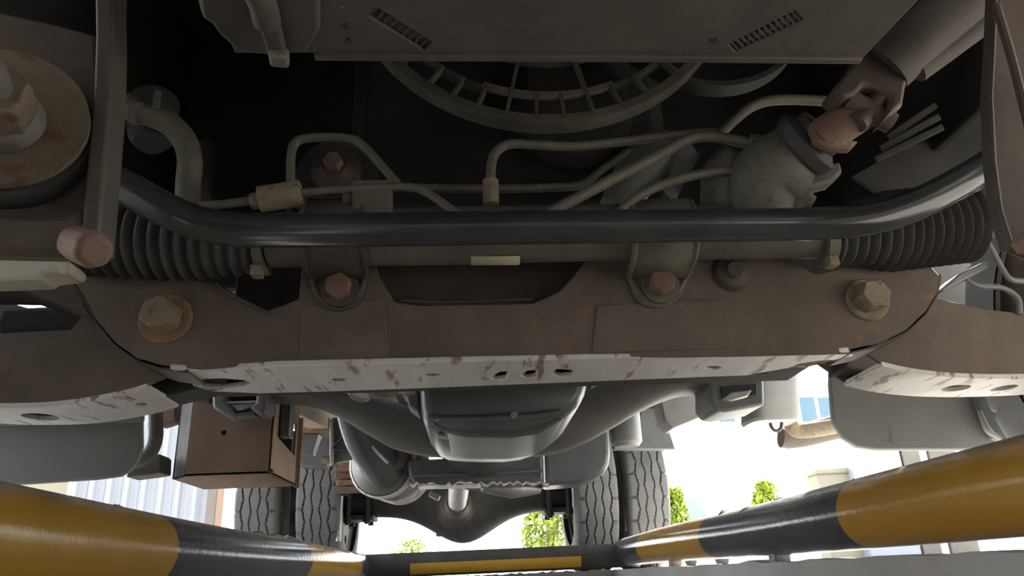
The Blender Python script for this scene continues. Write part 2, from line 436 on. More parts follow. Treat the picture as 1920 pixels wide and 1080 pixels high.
# ================================================================== THE YARD BEHIND THE TRUCK (bright, far away)
wall = thing('sheet_metal_wall', 'pale blue ribbed metal sheet wall of the shed across the yard', 'shed wall', Vector((-4.6, 8.0, 0)))
x0, x1 = P(128, 950, 8.0).x, P(388, 950, 8.0).x
n = 8
for i in range(n):                                     # each sheet has its own folded edge
    a = x0 + (x1 - x0) * i / n; w = (x1 - x0) / n
    g = G()
    sec = [(0, 0), (0.03, -0.05), (0.07, -0.05), (0.10, 0), (w * 0.5 - 0.03, 0), (w * 0.5, -0.02), (w * 0.5 + 0.03, 0), (w - 0.012, 0)]
    top = [Vector((a + u, 8.0 + v, 3.2)) for u, v in sec] + [Vector((a + u, 8.03 + v, 3.2)) for u, v in reversed(sec)]
    g.ring_loft([[p - UZ * 3.2 for p in top], top])
    g.build('sheet_panel', 'sheet', wall, smooth=0)
for px, w, m in ((397, 0.1, 'post'), (413, 0.07, 'orange_p'), (428, 0.09, 'wallwhite')):
    p = P(px, 960, 7.9); g = G(); g.box((p.x, 7.9, 1.6), (w, 0.1, 3.2)); g.build('door_post', m, wall, bevel=0.01)
g = G(); g.box((x0 - 1.8, 9.0, 0.8), (2.6, 0.2, 1.6)); g.box((x0 - 1.8, 9.0, 1.63), (2.7, 0.3, 0.08))
tag(g.build('boundary_wall', 'wallcream', bevel=0.02), 'low cream rendered boundary wall left of the ribbed shed wall', 'wall')

hall = thing('far_building', 'white building with a band of pale blue windows far beyond the truck, upper right', 'building', Vector((9.3, 22.0, 0)))
g = G(); g.box((9.3, 23.0, 3.4), (9.0, 2.0, 6.8)); g.build('wall', 'wallwhite', hall, bevel=0.03)
g = G(); g.box((9.3, 22.9, 6.95), (9.6, 2.6, 0.3)); g.build('roof', 'wallwhite', hall, bevel=0.03)
for px in (1360, 1425, 1515, 1550, 1585):
    p = P(px, 768, 21.97); g = G(); g.box((p.x, 21.985, p.z), (0.52, 0.06, 0.80)); w = g.build('window', 'wallwhite', hall, bevel=0.01)
    g = G(); g.box((p.x, 21.95, p.z), (0.46, 0.04, 0.74)); g.build('pane', 'glass', w)
shed = thing('yard_office', 'pale lavender hut with brown door frames seen under the right mud flap', 'hut', Vector((5.9, 9.0, 0)))
a, b = P(1600, 880, 9.0), P(1690, 860, 9.0)
g = G(); g.box(((a.x + b.x) / 2, 9.5, 0.75), (b.x - a.x, 1.0, 1.5)); g.build('wall', 'sheet', shed, bevel=0.02)
for px, w, m in ((1710, 0.22, 'post'), (1733, 0.09, 'wallwhite'), (1770, 0.34, 'post')):
    p = P(px, 860, 9.0); g = G(); g.box((p.x, 9.1, 0.75), (w, 0.2, 1.5)); g.build('door_frame', m, shed, bevel=0.01)
p = P(1590, 890, 9.2); g = G(); g.box((p.x - 0.16, 9.3, 0.5), (0.5, 0.3, 1.0)); g.box((p.x - 0.16, 9.3, 1.02), (0.56, 0.36, 0.06))
tag(g.build('yellow_gate_pillar', 'wallcream', bevel=0.02), 'pale yellow gate pillar beside the lavender hut', 'pillar')

def bush(px, Y, h, w, lab, seed):
    rnd = random.Random(seed); x = P(px, 1000, Y).x
    t = thing('bush', lab, 'bush', Vector((x, Y, 0)), 'bushes in the far yard')
    g = G()
    for k in range(5):
        g.tube([Vector((x, Y, -0.02)), Vector((x + rnd.uniform(-w, w) * 0.3, Y + rnd.uniform(-w, w) * 0.3, h * 0.5)), Vector((x + rnd.uniform(-w, w) * 0.6, Y + rnd.uniform(-w, w) * 0.5, h * 0.85))], [0.03, 0.02, 0.008], 6, 4)
    g.build('stem', 'bark', t)
    g = G()
    for k in range(900):
        a = rnd.uniform(0, 2 * math.pi); r = w * math.sqrt(rnd.random()); z = h * (0.15 + 0.85 * rnd.random())
        r *= 1.15 - 0.75 * (z / h) ** 2
        c = Vector((x + math.cos(a) * r, Y + math.sin(a) * r, z)); s_ = rnd.uniform(0.05, 0.1) * h / 1.2
        d = Vector((rnd.uniform(-1, 1), rnd.uniform(-1, 1), rnd.uniform(-0.4, 1))).normalized()
        u = d.cross(UZ).normalized() * s_ * 0.4
        g.add([c - d * s_, c + u + UZ * 0.2 * s_, c + d * s_, c - u + UZ * 0.2 * s_], [(0, 1, 2), (0, 2, 3)])
    o = g.build('foliage', 'leaf', t, smooth=0, stuff=True)
bush(1035, 9.5, 1.15, 0.36, 'bright green bush seen under the axle beside the right inner tyre', 3)
bush(770, 12.0, 0.55, 0.42, 'low yellow-green bush seen under the axle left of the differential', 4)
bush(1270, 12.0, 1.15, 0.28, 'yellow-green bush at the outer edge of the right rear tyre', 5)
bush(1446, 16.0, 1.6, 0.4, 'bright green bush rising above the right rail pipe', 6)

car = thing('parked_car', 'white parked car far off beside the right rear tyre', 'car', Vector((3, 16, 0)))
cx = P(1296, 960, 16.0).x; cy = 16.0
ORG[car] = Vector((cx, cy, 0)); car.location = ORG[car]
g = G()
prof = [(-0.8, 0.25), (-0.85, 0.6), (-0.8, 0.85), (-0.62, 1.4), (-0.4, 1.48), (0.4, 1.48), (0.62, 1.4), (0.8, 0.85), (0.85, 0.6), (0.8, 0.25)]
def carsec(y, k, s_): return [Vector((cx + a * s_, cy + y, 0.25 + (min(b, k) - 0.25))) for a, b in prof]
g.ring_loft([carsec(-0.1, 0.7, 0.93), carsec(0.0, 0.8, 1), carsec(0.9, 0.95, 1), carsec(1.5, 1.48, 1), carsec(2.9, 1.48, 1), carsec(3.6, 0.95, 1), carsec(4.0, 0.8, 0.95)])
g.build('body', 'carwhite', car, smooth=50)
g = G(); g.prism([Vector((cx + a, cy + 0.86 + (b - 0.9) * 1.05, b + 0.03)) for a, b in ((-0.66, 0.95), (0.66, 0.95), (0.52, 1.38), (-0.52, 1.38))], (0, 0.03, 0.0)); g.build('windscreen', 'carglass', car)
for sx in (-1, 1):
    for yy in (0.65, 3.1):
        g = G(); g.lathe([(0, -0.1), (0.22, -0.1), (0.31, -0.08), (0.31, 0.08), (0.22, 0.1), (0, 0.1)], (cx + sx * 0.72, cy + yy, 0.31), (1, 0, 0), 20); g.build('wheel', 'tyre', car)
    g = G(); g.box((cx + sx * 0.6, cy - 0.06, 0.62), (0.3, 0.1, 0.14)); g.build('headlamp', 'alu', car, bevel=0.02)

# ================================================================== THE TRUCK'S UNDERSIDE: front cross beam
def hexbolt(parent, px, py, Y, washer_px, head_px, m_w='rust_orange', m_h='rust_pale', stick=0.016, rot=0.2, name='bolt'):
    c = P(px, py, Y)
    g = G(); rw = S(c, washer_px)
    g.lathe([(0, 0.002), (rw, 0.002), (rw * 1.0, -0.003), (rw * 0.93, -0.0045), (0, -0.0045)], c, (0, 1, 0), 36)
    w = g.build('washer', m_w, parent)
    g = G(); rh = S(c, head_px)
    g.hexn(c - UY * 0.003, (0, -1, 0), rh, stick, rot)
    g.build(name, m_h, parent, bevel=0.001)
YB = 0.70                                              # front face of the cross beam
beam = thing('front_cross_beam', 'wide brown rusty pressed steel cross beam with rounded ends behind the black bar', 'cross beam', Vector((0.05, 0.75, P(960, 690, YB).z)))
face = [(300, 692), (255, 678), (215, 650), (180, 608), (158, 566), (138, 536), (118, 520), (120, 506), (150, 494), (200, 505), (260, 516), (345, 522), (400, 530), (440, 552), (492, 583),
        (530, 572), (560, 560), (566, 500), (575, 470), (700, 466), (706, 500), (712, 520), (740, 566), (790, 572), (1000, 568), (1050, 545), (1085, 505), (1110, 470), (1340, 462), (1440, 470), (1490, 492), (1530, 514), (1580, 500),
        (1660, 498), (1740, 492), (1765, 520), (1758, 556), (1738, 590), (1700, 626), (1650, 650), (1596, 662), (1300, 669), (900, 677), (500, 687)]
g = G(); g.prism(PL(face, YB), (0, 0.006, 0)); g.build('front_plate', 'rust', beam, bevel=0.0015)
# recessed channel plate behind the rack, with its slit
chan = [(560, 440), (1440, 430), (1460, 560), (1060, 600), (700, 610), (575, 600)]
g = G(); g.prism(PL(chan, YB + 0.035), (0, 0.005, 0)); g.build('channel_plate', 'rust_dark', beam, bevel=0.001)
zb = P(900, 680, YB).z
under = [(318, 693), (380, 697), (520, 687), (900, 678), (1300, 670), (1520, 664), (1592, 661), (1600, 667), (1560, 676), (1480, 690), (1400, 704), (1200, 712), (1000, 720), (800, 728), (600, 735), (485, 738), (400, 734), (362, 724), (352, 704)]
def ell(px, py, a, b, n=16): return [(px + a * math.cos(2 * math.pi * k / n), py + b * math.sin(2 * math.pi * k / n)) for k in range(n)]
holes = [[(366, 719), (385, 711), (420, 710), (455, 713), (472, 719), (455, 725), (415, 730), (380, 729)], ell(635, 713, 14, 3.6), ell(812, 704, 14, 3.4), ell(1338, 690, 15, 3.4),
         [(1484, 688), (1500, 682), (1535, 677), (1562, 674), (1540, 682), (1510, 689)],
         [(922, 708), (940, 696), (955, 697), (948, 711), (930, 714)], [(978, 704), (990, 695), (1008, 694), (1003, 708), (988, 711)], [(1034, 702), (1044, 692), (1078, 695), (1070, 706), (1050, 708)]]
g = G(); g.prism([Pz(a, b, zb) for a, b in under], (0, 0, 0.006), [[Pz(a, b, zb) for a, b in h] for h in holes]); g.build('bottom_plate', 'bare', beam, bevel=0.0012)
for cx, cy in ((938, 706), (992, 703), (1056, 700)):    # pressed tabs in the three pockets
    c = Pz(cx, cy, zb); g = G(); g.prism([c + Vector((-0.012, -0.012, 0.001)), c + Vector((0.010, -0.016, 0.001)), c + Vector((0.014, 0.004, 0.012)), c + Vector((-0.008, 0.012, 0.012))], (0, 0, 0.002)); g.build('pocket_tab', 'alu', beam)
xi0, xi1 = Pz(345, 715, zb).x, Pz(1575, 675, zb).x
g = G(); g.box(((xi0 + xi1) / 2, 0.787, zb + 0.014), (xi1 - xi0, 0.15, 0.004)); g.build('hole_shade_plate', 'void', beam)  # added dark sheet, stands for shade inside the beam's holes
back_y = Pz(700, 730, zb).y
g = G()
for a, b in ((420, 1450),):
    xa, xb = Pz(a, 733, zb).x, Pz(b, 700, zb).x
    g.box(((xa + xb) / 2, back_y - 0.004, zb + 0.075), (xb - xa, 0.006, 0.145))
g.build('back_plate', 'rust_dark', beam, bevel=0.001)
# rolled edge under the left and right lobes
def lip(edge, depth, m, parent, name, z_up=0.004):
    g = G(); f = PL(edge, YB); 
    rows = [f, [p + UY * depth for p in f], [p + UY * depth + UZ * z_up for p in f], [p + UZ * z_up for p in f]]
    g.ring_loft([list(r) for r in zip(*rows)])
    return g.build(name, m, parent, smooth=50)
lip([(118, 520), (138, 536), (158, 566), (180, 608), (215, 650), (255, 678), (300, 692), (352, 700)], 0.05, 'rust_dark', beam, 'end_lip')
lip([(1596, 662), (1650, 650), (1700, 626), (1738, 590), (1758, 556), (1765, 520)], 0.05, 'rust_dark', beam, 'end_lip')
hexbolt(beam, 312, 598, YB, 49, 35, rot=0.35, stick=0.022)
hexbolt(beam, 1624, 563, YB, 41, 30, m_w='rust_pale', m_h='rust_pale', rot=0.1, stick=0.02)
# reinforcement plate and weld seam between left mount and the middle
g = G(); g.prism(PL([(566, 575), (722, 560), (730, 672), (560, 680)], YB - 0.002), (0, 0.003, 0)); g.build('reinforcement', 'rust', beam, bevel=0.001)
g = G(); g.prism(PL([(1120, 572), (1360, 560), (1375, 652), (1110, 662)], YB - 0.002), (0, 0.003, 0)); g.build('reinforcement', 'rust', beam, bevel=0.001)
g = G(); pts, rs = TP([(752, 563, YB - 0.003, 2), (850, 566, YB - 0.003, 2), (1000, 560, YB - 0.003, 2)]); g.tube(pts, rs, 6); g.build('weld_bead', 'rust_dark', beam)
g = G(); pts, rs = TP([(405, 532, YB - 0.004, 4), (440, 556, YB - 0.004, 4), (510, 590, YB - 0.004, 3)]); g.tube(pts, rs, 8); g.build('weld_bead', 'rust_dark', beam)
# slotted plug on the right of the face
c = P(1372, 512, YB); g = G(); g.lathe([(0, -0.012), (0.008, -0.012), (0.010, -0.008), (0.017, -0.006), (0.021, 0.0), (0.021, 0.004)], c, (0, 1, 0), 28); g.build('plug', 'rust_dark', beam)

# ------------------------------------------------------------------ lower control arms
def control_arm(front, lab, holes_u, inner, top):
    Y = 0.742
    org = P(*inner, Y)
    t = thing('lower_control_arm', lab, 'control arm', Vector((org.x, Y + 0.04, min(P(a, b, Y).z for a, b in front))), 'lower control arms')
    # bottom flange follows the lower edge
    f = PL(front, Y)
    f2, _ = catmull(f, [0] * len(f), 5)
    g = G(); g.prism(f2 + PL(top, Y), (0, 0.005, 0)); g.build('front_plate', 'rust', t, bevel=0.001)
    L = [0]
    for i in range(1, len(f2)): L.append(L[-1] + (f2[i] - f2[i - 1]).length)
    def at(u, v):
        for i in range(1, len(L)):
            if L[i] >= u or i == len(L) - 1:
                k = (u - L[i - 1]) / max(1e-9, L[i] - L[i - 1]); return f2[i - 1].lerp(f2[i], min(1, max(0, k))) + UY * v
    D = 0.085
    n = 60
    out = [(L[-1] * i / n, -0.0012) for i in range(n + 1)] + [(L[-1] * i / n, D) for i in range(n, -1, -1)]
    hs = [[(L[-1] * u + a * math.cos(2 * math.pi * k / 16), D * v + b * math.sin(2 * math.pi * k / 16)) for k in range(16)] for u, v, a, b in holes_u]
    loops2 = [[Vector((a, b, 0)) for a, b in out]] + [[Vector((a, b, 0)) for a, b in h] for h in hs]
    tris = fill(loops2); flat = [p for l in loops2 for p in l]
    v1 = [at(p.x, p.y) - UZ * 0.0035 for p in flat]; nn = len(v1)
    v2 = [p + UZ * 0.005 for p in v1]
    fs = [(a, b, c) for a, b, c in tris] + [(c + nn, b + nn, a + nn) for a, b, c in tris]
    o = 0
    for l in loops2:
        for i in range(len(l)):
            j = (i + 1) % len(l); fs.append((o + i, o + j, o + j + nn, o + i + nn))
        o += len(l)
    g = G(); g.add(v1 + v2, fs); g.build('bottom_flange', 'bare', t, smooth=35)
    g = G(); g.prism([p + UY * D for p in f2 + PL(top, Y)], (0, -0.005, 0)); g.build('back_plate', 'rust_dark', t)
    return t
left_arm = control_arm([(-420, 700), (-290, 728), (-160, 750), (-60, 758), (30, 759), (100, 756), (170, 747), (240, 733), (276, 722)],
            'rusty brown lower control arm with bare flange, left side above the left mud flap', [(0.66, 0.5, 0.017, 0.019), (0.935, 0.5, 0.006, 0.008)], (150, 700), [(350, 690), (330, 600), (250, 560), (160, 585), (120, 632), (-160, 640), (-420, 610)])
control_arm([(1652, 681), (1700, 692), (1760, 700), (1830, 704), (1920, 704), (2040, 698), (2180, 676)],
            'rusty brown lower control arm with bare flange, right side above the right mud flap', [(0.07, 0.5, 0.006, 0.010), (0.335, 0.5, 0.014, 0.016), (0.51, 0.5, 0.012, 0.016)], (1750, 690), [(2180, 590), (2040, 600), (1850, 580), (1760, 560), (1690, 545), (1600, 580), (1590, 640)])
# dark bracket that closes each arm's inner end
for lab, poly in (('black steel arm bracket at the inner end of the left control arm', [(262, 728), (352, 699), (372, 703), (398, 722), (300, 746)]),
                  ('grey steel arm bracket at the inner end of the right control arm', [(1590, 664), (1600, 659), (1672, 682), (1640, 697), (1585, 690)])):
    g = G(); g.prism(PL(poly, 0.79), (0, 0.045, 0)); tag(g.build('arm_bracket', 'black_dull', bevel=0.002), lab, 'bracket', 'arm brackets')

# ------------------------------------------------------------------ stabiliser bar
YS = 0.60
g = G()
pts, rs = TP([(-60, 250, 0.72, 32), (-70, 222, 0.66, 32), (-30, 215, 0.62, 32), (60, 252, 0.59, 32), (150, 312, 0.585, 33), (235, 352, 0.585, 34), (310, 393, 0.59, 34.5), (375, 419, 0.598, 34), (450, 431, YS, 33), (560, 432, YS, 32.5), (760, 430, YS, 32), (960, 427, YS, 31), (1200, 424, YS, 30),
              (1430, 421, YS, 30), (1540, 419, YS, 30), (1630, 411, YS, 30.5), (1700, 391, 0.598, 31), (1760, 364, 0.595, 31), (1830, 325, 0.592, 30), (1920, 268, 0.60, 30), (1990, 235, 0.63, 30), (2030, 232, 0.68, 30), (2040, 250, 0.74, 30)])
rm = 0.0152
g.tube(pts, rm, 32, 8)
bar = thing('stabiliser_bar', 'thick glossy black stabiliser bar running across the whole picture', 'stabiliser bar', Vector((0.05, YS, P(960, 455, YS).z)))
g.build('bar', 'black', bar)

# ------------------------------------------------------------------ steering rack with bellows
YR = 0.672
rack = thing('steering_rack', 'olive brown steering rack tube with corrugated rubber bellows at both ends', 'steering rack', Vector((0.05, YR, P(960, 500, YR).z)))
g = G()
pts, rs = TP([(505, 452, YR, 50), (600, 448, YR, 52), (860, 442, YR, 55), (1100, 437, YR, 53), (1180, 436, YR, 54), (1420, 436, YR, 50), (1535, 440, YR, 46)])
g.tube(pts, rs, 32, 2); g.build('rack_tube', 'olive', rack)
c0, c1 = P(882, 478, YR), P(972, 476, YR)
g = G()
rows = []
for k in range(6):
    a = math.radians(-112 + 13 * k); rt = S(P(900, 441, YR), 55.6)
    row = []
    for px in (882, 972):
        c = P(px, 441, YR); row.append(c + Vector((0, math.cos(a) * rt, math.sin(a) * rt)))
    rows.append(row)
v = [p for r in rows for p in r]
g.add(v, [(2 * i, 2 * i + 1, 2 * i + 3, 2 * i + 2) for i in range(5)])
st = g.build('sticker', 'label', rack, label='small pale yellow sticker'); md = st.modifiers.new('thick', 'SOLIDIFY'); md.thickness = 0.0006; md.offset = 1
def bellows(a, b, n, r_big, r_small):
    g = G(); pa, pb = P(*a), P(*b); ax = pb - pa; L = ax.length; prof = []
    for i in range(n * 6 + 1):
        t = i / (n * 6); r = r_small + (r_big - r_small) * min(1, t * 2.2)
        prof.append((r * (1 - 0.085 + 0.085 * math.cos(2 * math.pi * t * n)), t * L))
    prof = [(0.004, 0)] + prof + [(prof[-1][0] * 0.6, L + 0.004), (0.004, L + 0.004)]
    g.lathe(prof, pa, ax, 40); g.build('bellows', 'rubber', rack, smooth=60)
bellows((498, 462, YR), (150, 440, YR), 15, 0.040, 0.027)
bellows((1540, 448, YR), (1806, 418, YR), 15, 0.042, 0.026)
for px, py, px2, py2, rr in ((484, 463, 500, 462, 0.0285), (1530, 449, 1550, 447, 0.028)):
    a, b = P(px, py, YR), P(px2, py2, YR); g = G(); g.cyl(a, b, rr, n=32); w = g.build('clamp_band', 'olive', rack)
    m_ = (a + b) / 2; g = G(); g.box(m_ + Vector((0, -0.010, -rr - 0.002)), (0.010, 0.014, 0.010)); g.build('clamp_screw', 'rust_pale', rack, bevel=0.001)
# mounting saddles that clamp the rack to the beam, one bolt each
def saddle(pxc, w, ybolt, m, mh):
    g = G(); c = P(pxc, 441, YR); hw = S(c, w); r = 0.030
    for s_ in (-1, 1):                                  # raised side ribs
        rr = G(); sec = []
        for k in range(19):
            a = math.radians(100 + 160 * k / 18); sec.append(Vector((0, math.cos(a) * (r + 0.004), math.sin(a) * (r + 0.004))))
        x = c + UX * (hw * s_); 
        pts = [x + p for p in sec] + [P(pxc + s_ * w * 0.93, 520, YB - 0.008), P(pxc + s_ * w * 0.72, ybolt + 6, YB - 0.005), P(pxc + s_ * w * 0.3, ybolt + 32, YB - 0.004)]
        rr.tube(pts, 0.0032, 8, 2); rr.build('saddle_rib', m, rack)
    rows = []
    for k in range(19):
        a = math.radians(100 + 160 * k / 18)
        o = Vector((0, math.cos(a) * (r + 0.003), math.sin(a) * (r + 0.003)))
        rows.append([c + o - UX * hw, c + o + UX * hw])
    last = [P(pxc - w * 0.9, 520, YB - 0.006), P(pxc + w * 0.9, 520, YB - 0.006)]
    rows.append(last)
    v = [p for r_ in rows for p in r_]; f = [(2 * i, 2 * i + 1, 2 * i + 3, 2 * i + 2) for i in range(len(rows) - 1)]
    g.add(v, f); o = g.build('saddle_strap', m, rack, smooth=50); md = o.modifiers.new('thick', 'SOLIDIFY'); md.thickness = 0.003; md.offset = 1
    g = G(); ear = [(pxc - w * 0.92, 505), (pxc + w * 0.92, 505)] + [(pxc + w * 0.88 * math.cos(math.radians(a)), ybolt + w * 0.72 * math.sin(math.radians(a))) for a in range(0, 181, 15)]
    g.prism(PL(ear, YB - 0.006), (0, 0.006, 0)); e = g.build('mount_ear', m, rack, bevel=0.001)
    c2 = P(pxc + 4, ybolt, YB - 0.006); 
    g = G(); rw = S(c2, 36); g.lathe([(0, 0), (rw, 0), (rw, -0.004), (rw * 0.7, -0.005), (0, -0.005)], c2, (0, 1, 0), 32); g.build('washer', m, rack)
    g = G(); g.hexn(c2 - UY * 0.004, (0, -1, 0), S(c2, 25), 0.013, 0.4); g.build('bolt', mh, rack, bevel=0.001)
saddle(634, 54, 543, 'rust_dark', 'rust_red')
saddle(1233, 56, 536, 'olive', 'rust_red')
# tie rods
g = G(); pts, rs = TP([(1800, 432, YR, 15), (1850, 432, YR, 13), (1990, 436, YR, 13), (2180, 446, 0.70, 13)]); g.tube(pts, rs, 18, 3); g.build('tie_rod', 'rust_pale', rack)
g = G(); pts, rs = TP([(150, 440, YR, 15), (60, 436, YR, 13), (-90, 430, YR, 13), (-330, 425, 0.70, 13)]); g.tube(pts, rs, 18, 3); g.build('tie_rod', 'rust', rack)
# bracket above the bar on the rack, seen over its top edge
g = G(); g.prism(PL([(658, 336), (733, 336), (735, 420), (660, 420)], YR - 0.034), (0, 0.02, 0)); g.prism(PL([(640, 348), (662, 348), (662, 420), (640, 420)], YR - 0.03), (0, 0.02, 0)); g.build('line_bracket', 'olive', rack, bevel=0.002)
# pinion housing, cast
g = G()
hp = [(1420, 440, YR, 62), (1420, 385, 0.665, 64), (1432, 340, 0.655, 68), (1462, 312, 0.645, 70), (1490, 284, 0.635, 56), (1515, 262, 0.628, 52)]
pts, rs = TP(hp); g.tube(pts, rs, 24, 4); pin = g.build('pinion_housing', 'cast', rack, smooth=50)
g = G(); pts, rs = TP([(1350, 400, 0.672, 36), (1352, 330, 0.67, 36), (1372, 300, 0.668, 30)]); g.tube(pts, rs, 18, 4); g.prism(PL([(1337, 345), (1420, 330), (1430, 396), (1340, 396)], 0.655), (0, 0.03, 0)); g.build('valve_casting', 'cast', rack, bevel=0.003)
g = G(); g.prism(PL([(1478, 352), (1520, 320), (1576, 300), (1582, 322), (1560, 342), (1512, 354), (1490, 372)], 0.64), (0, 0.02, 0)); g.build('housing_ear', 'cast', rack, bevel=0.004)
c = P(1508, 272, 0.626); ax = (P(1600, 200, 0.585) - P(1462, 312, 0.645)).normalized()
g = G(); g.lathe([(0, -0.006), (0.034, -0.006), (0.036, 0.0), (0.036, 0.006), (0.026, 0.012), (0.026, 0.02), (0.02, 0.022), (0, 0.022)], c, ax, 32); g.build('dust_seal', 'black_dull', rack)
for px, py in ((1408, 271), (1395, 321)):
    a, b = P(px - 6, py - 1, 0.648), P(px + 26, py + 4, 0.646); g = G(); g.cyl(a, b, S(a, 21), n=6); g.build('union_nut', 'cast', rack, bevel=0.001)
g = G(); pts, rs = TP([(1480, 395, 0.66, 20), (1500, 375, 0.655, 22), (1520, 385, 0.655, 18)]); g.tube(pts, rs, 14); g.build('bleed_cap', 'cast', rack)

# ------------------------------------------------------------------ steering joint and shaft
sj = thing('steering_shaft', 'rusty steering shaft with forked universal joint running up to the right corner', 'steering shaft', P(1560, 290, 0.6))
a, b = P(1536, 258, 0.60), P(1628, 205, 0.575)
ax = (b - a).normalized()
g = G(); g.tube([a, a + (b - a) * 0.4, b], [S(a, 34), S(a, 36), S(b, 32)], 20, 2); k_ = g.build('pinion_yoke', 'rust_red', sj, smooth=50, bevel=0.002)
g = G(); g.prism(PL([(1520, 228), (1548, 214), (1566, 262), (1612, 262), (1598, 278), (1560, 276), (1530, 264)], 0.588), (0, 0.012, 0)); g.build('clamp_ear', 'rust_red', sj, bevel=0.003)
g = G(); g.cyl(P(1556, 268, 0.592), P(1594, 264, 0.590), S(a, 13), n=6); g.build('pinch_bolt', 'rust_pale', sj, bevel=0.001)
c = P(1628, 205, 0.57)
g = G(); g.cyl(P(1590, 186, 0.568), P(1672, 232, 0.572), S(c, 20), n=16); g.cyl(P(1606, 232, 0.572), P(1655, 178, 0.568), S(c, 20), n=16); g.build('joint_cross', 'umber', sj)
g = G(); yk = [(1562, 165), (1600, 118), (1622, 78), (1700, 62), (1745, 108), (1712, 128), (1700, 160), (1694, 196), (1660, 222), (1668, 196), (1672, 178), (1640, 162), (1620, 158), (1606, 176), (1582, 182)]
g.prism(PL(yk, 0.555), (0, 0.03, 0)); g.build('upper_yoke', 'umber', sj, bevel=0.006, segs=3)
g = G(); pts, rs = TP([(1655, 125, 0.565, 58), (1720, 62, 0.545, 60), (1790, 5, 0.525, 56), (1880, -70, 0.5, 54)]); g.tube(pts, rs, 24, 3); g.build('shaft', 'under', sj)  # dark underbody colour stands for weaker light on the shaft
g = G(); pts, rs = TP([(1650, 52, 0.535, 9), (1690, 14, 0.52, 9), (1740, -40, 0.5, 9)]); g.tube(pts, rs, 10); g.build('spline_groove', 'black_dull', sj)
g = G(); pts, rs = TP([(1715, 128, 0.56, 30), (1790, 78, 0.545, 26), (1870, 20, 0.53, 24), (1930, -30, 0.52, 24)]); g.tube(pts, rs, 14); g.build('boot_cover', 'under', sj)

# ------------------------------------------------------------------ hydraulic lines and hoses
def line(name, spec, lab, cat, m='line', n=12, extra=()):
    pts, rs = TP(spec)
    r = sum(rs) / len(rs)
    t = thing(name, lab, cat, Vector((sum(p.x for p in pts) / len(pts), pts[0].y, min(p.z for p in pts))))
    g = G(); g.tube(pts, r, n, 7); g.build('tube', m, t)
    for k, (a, b, rpx, sides, mm) in enumerate(extra):
        pa, pb = P(*a), P(*b); g = G(); g.cyl(pa, pb, S(pa, rpx), n=sides); g.build('fitting', mm, t, bevel=0.001)
    return t
line('pressure_line', [(1410, 271, 0.648, 11), (1372, 262, 0.648, 11), (1318, 256, 0.646, 11), (1280, 266, 0.645, 11), (1240, 288, 0.644, 11), (1150, 335, 0.642, 11), (1040, 394, 0.640, 11), (1015, 408, 0.64, 11)], 'thick grey-green steel line slanting down from the upper port of the pinion housing', 'pipe')
line('return_line', [(1396, 321, 0.648, 9.5), (1345, 322, 0.648, 9.5), (1280, 334, 0.646, 9.5), (1215, 358, 0.644, 9.5), (1175, 384, 0.642, 9.5), (1160, 402, 0.641, 9.5)], 'short arched grey-green steel line from the lower port of the pinion housing', 'pipe')
line('cooler_line', [(920, 352, 0.655, 9), (921, 312, 0.655, 9), (930, 285, 0.655, 9), (955, 270, 0.655, 9), (1000, 271, 0.655, 9), (1080, 274, 0.657, 9), (1160, 266, 0.66, 9), (1260, 254, 0.664, 9), (1340, 248, 0.67, 9)],
     'brown steel line with an upright elbow and union nut above the middle of the bar', 'pipe', extra=(((920, 338, 0.655), (920, 353, 0.655), 15, 20, 'rust_pale'), ((920, 354, 0.655), (921, 384, 0.655), 17, 6, 'rust_pale')))
line('vent_line', [(1340, 262, 0.70, 10), (1380, 222, 0.70, 10), (1420, 195, 0.70, 10), (1470, 187, 0.70, 10), (1560, 190, 0.70, 10)], 'dim grey steel line climbing behind the fan shroud to the steering joint', 'pipe', 'olive')
line('rack_crossover_line', [(760, 352, 0.70, 8), (900, 354, 0.70, 8), (1020, 352, 0.70, 8), (1090, 346, 0.70, 8), (1130, 318, 0.70, 8), (1180, 282, 0.70, 8)], 'faint olive steel line lying behind the upright elbow', 'pipe', 'line')
line('brake_line', [(375, 386, 0.64, 8), (430, 382, 0.64, 8), (480, 374, 0.64, 8), (560, 362, 0.64, 8), (640, 355, 0.64, 8), (720, 351, 0.64, 8), (770, 351, 0.64, 8), (802, 362, 0.64, 9), (850, 396, 0.638, 9), (870, 412, 0.638, 9)],
     'steel line with a large brown coupling just above the left part of the bar', 'pipe', extra=(((470, 378, 0.64), (490, 375, 0.64), 16, 6, 'rust_pale'), ((486, 374, 0.64), (552, 364, 0.64), 25, 20, 'rust_pale'), ((548, 366, 0.64), (566, 363, 0.64), 27, 6, 'rust_pale')))
line('loop_line', [(545, 400, 0.652, 8.5), (545, 340, 0.652, 8.5), (546, 290, 0.652, 8.5), (556, 266, 0.652, 8.5), (585, 258, 0.652, 8.5), (630, 257, 0.652, 8.5), (665, 262, 0.652, 8.5), (690, 282, 0.652, 8.5), (715, 310, 0.652, 8.5), (745, 345, 0.652, 8.5)],
     'arched steel line forming a loop over the brown coupling', 'pipe', 'olive')
line('coolant_hose', [(352, 400, 0.66, 23), (353, 345, 0.66, 23), (356, 300, 0.655, 23), (345, 262, 0.65, 23), (318, 232, 0.645, 23), (285, 216, 0.642, 22), (255, 208, 0.64, 21)],
     'thick pale curved hose behind the left bracket plate', 'hose', 'olive', 18, extra=(((262, 214, 0.635), (238, 196, 0.64), 24, 20, 'olive'), ((292, 205, 0.63), (296, 172, 0.632), 7, 8, 'olive')))
g = G(); c = P(282, 268, 0.675); g.lathe([(0, 0.0), (0.016, 0.0), (0.022, 0.01), (0.025, 0.03), (0.025, 0.06), (0, 0.06)], c, (-0.15, 0.25, 1), 28)
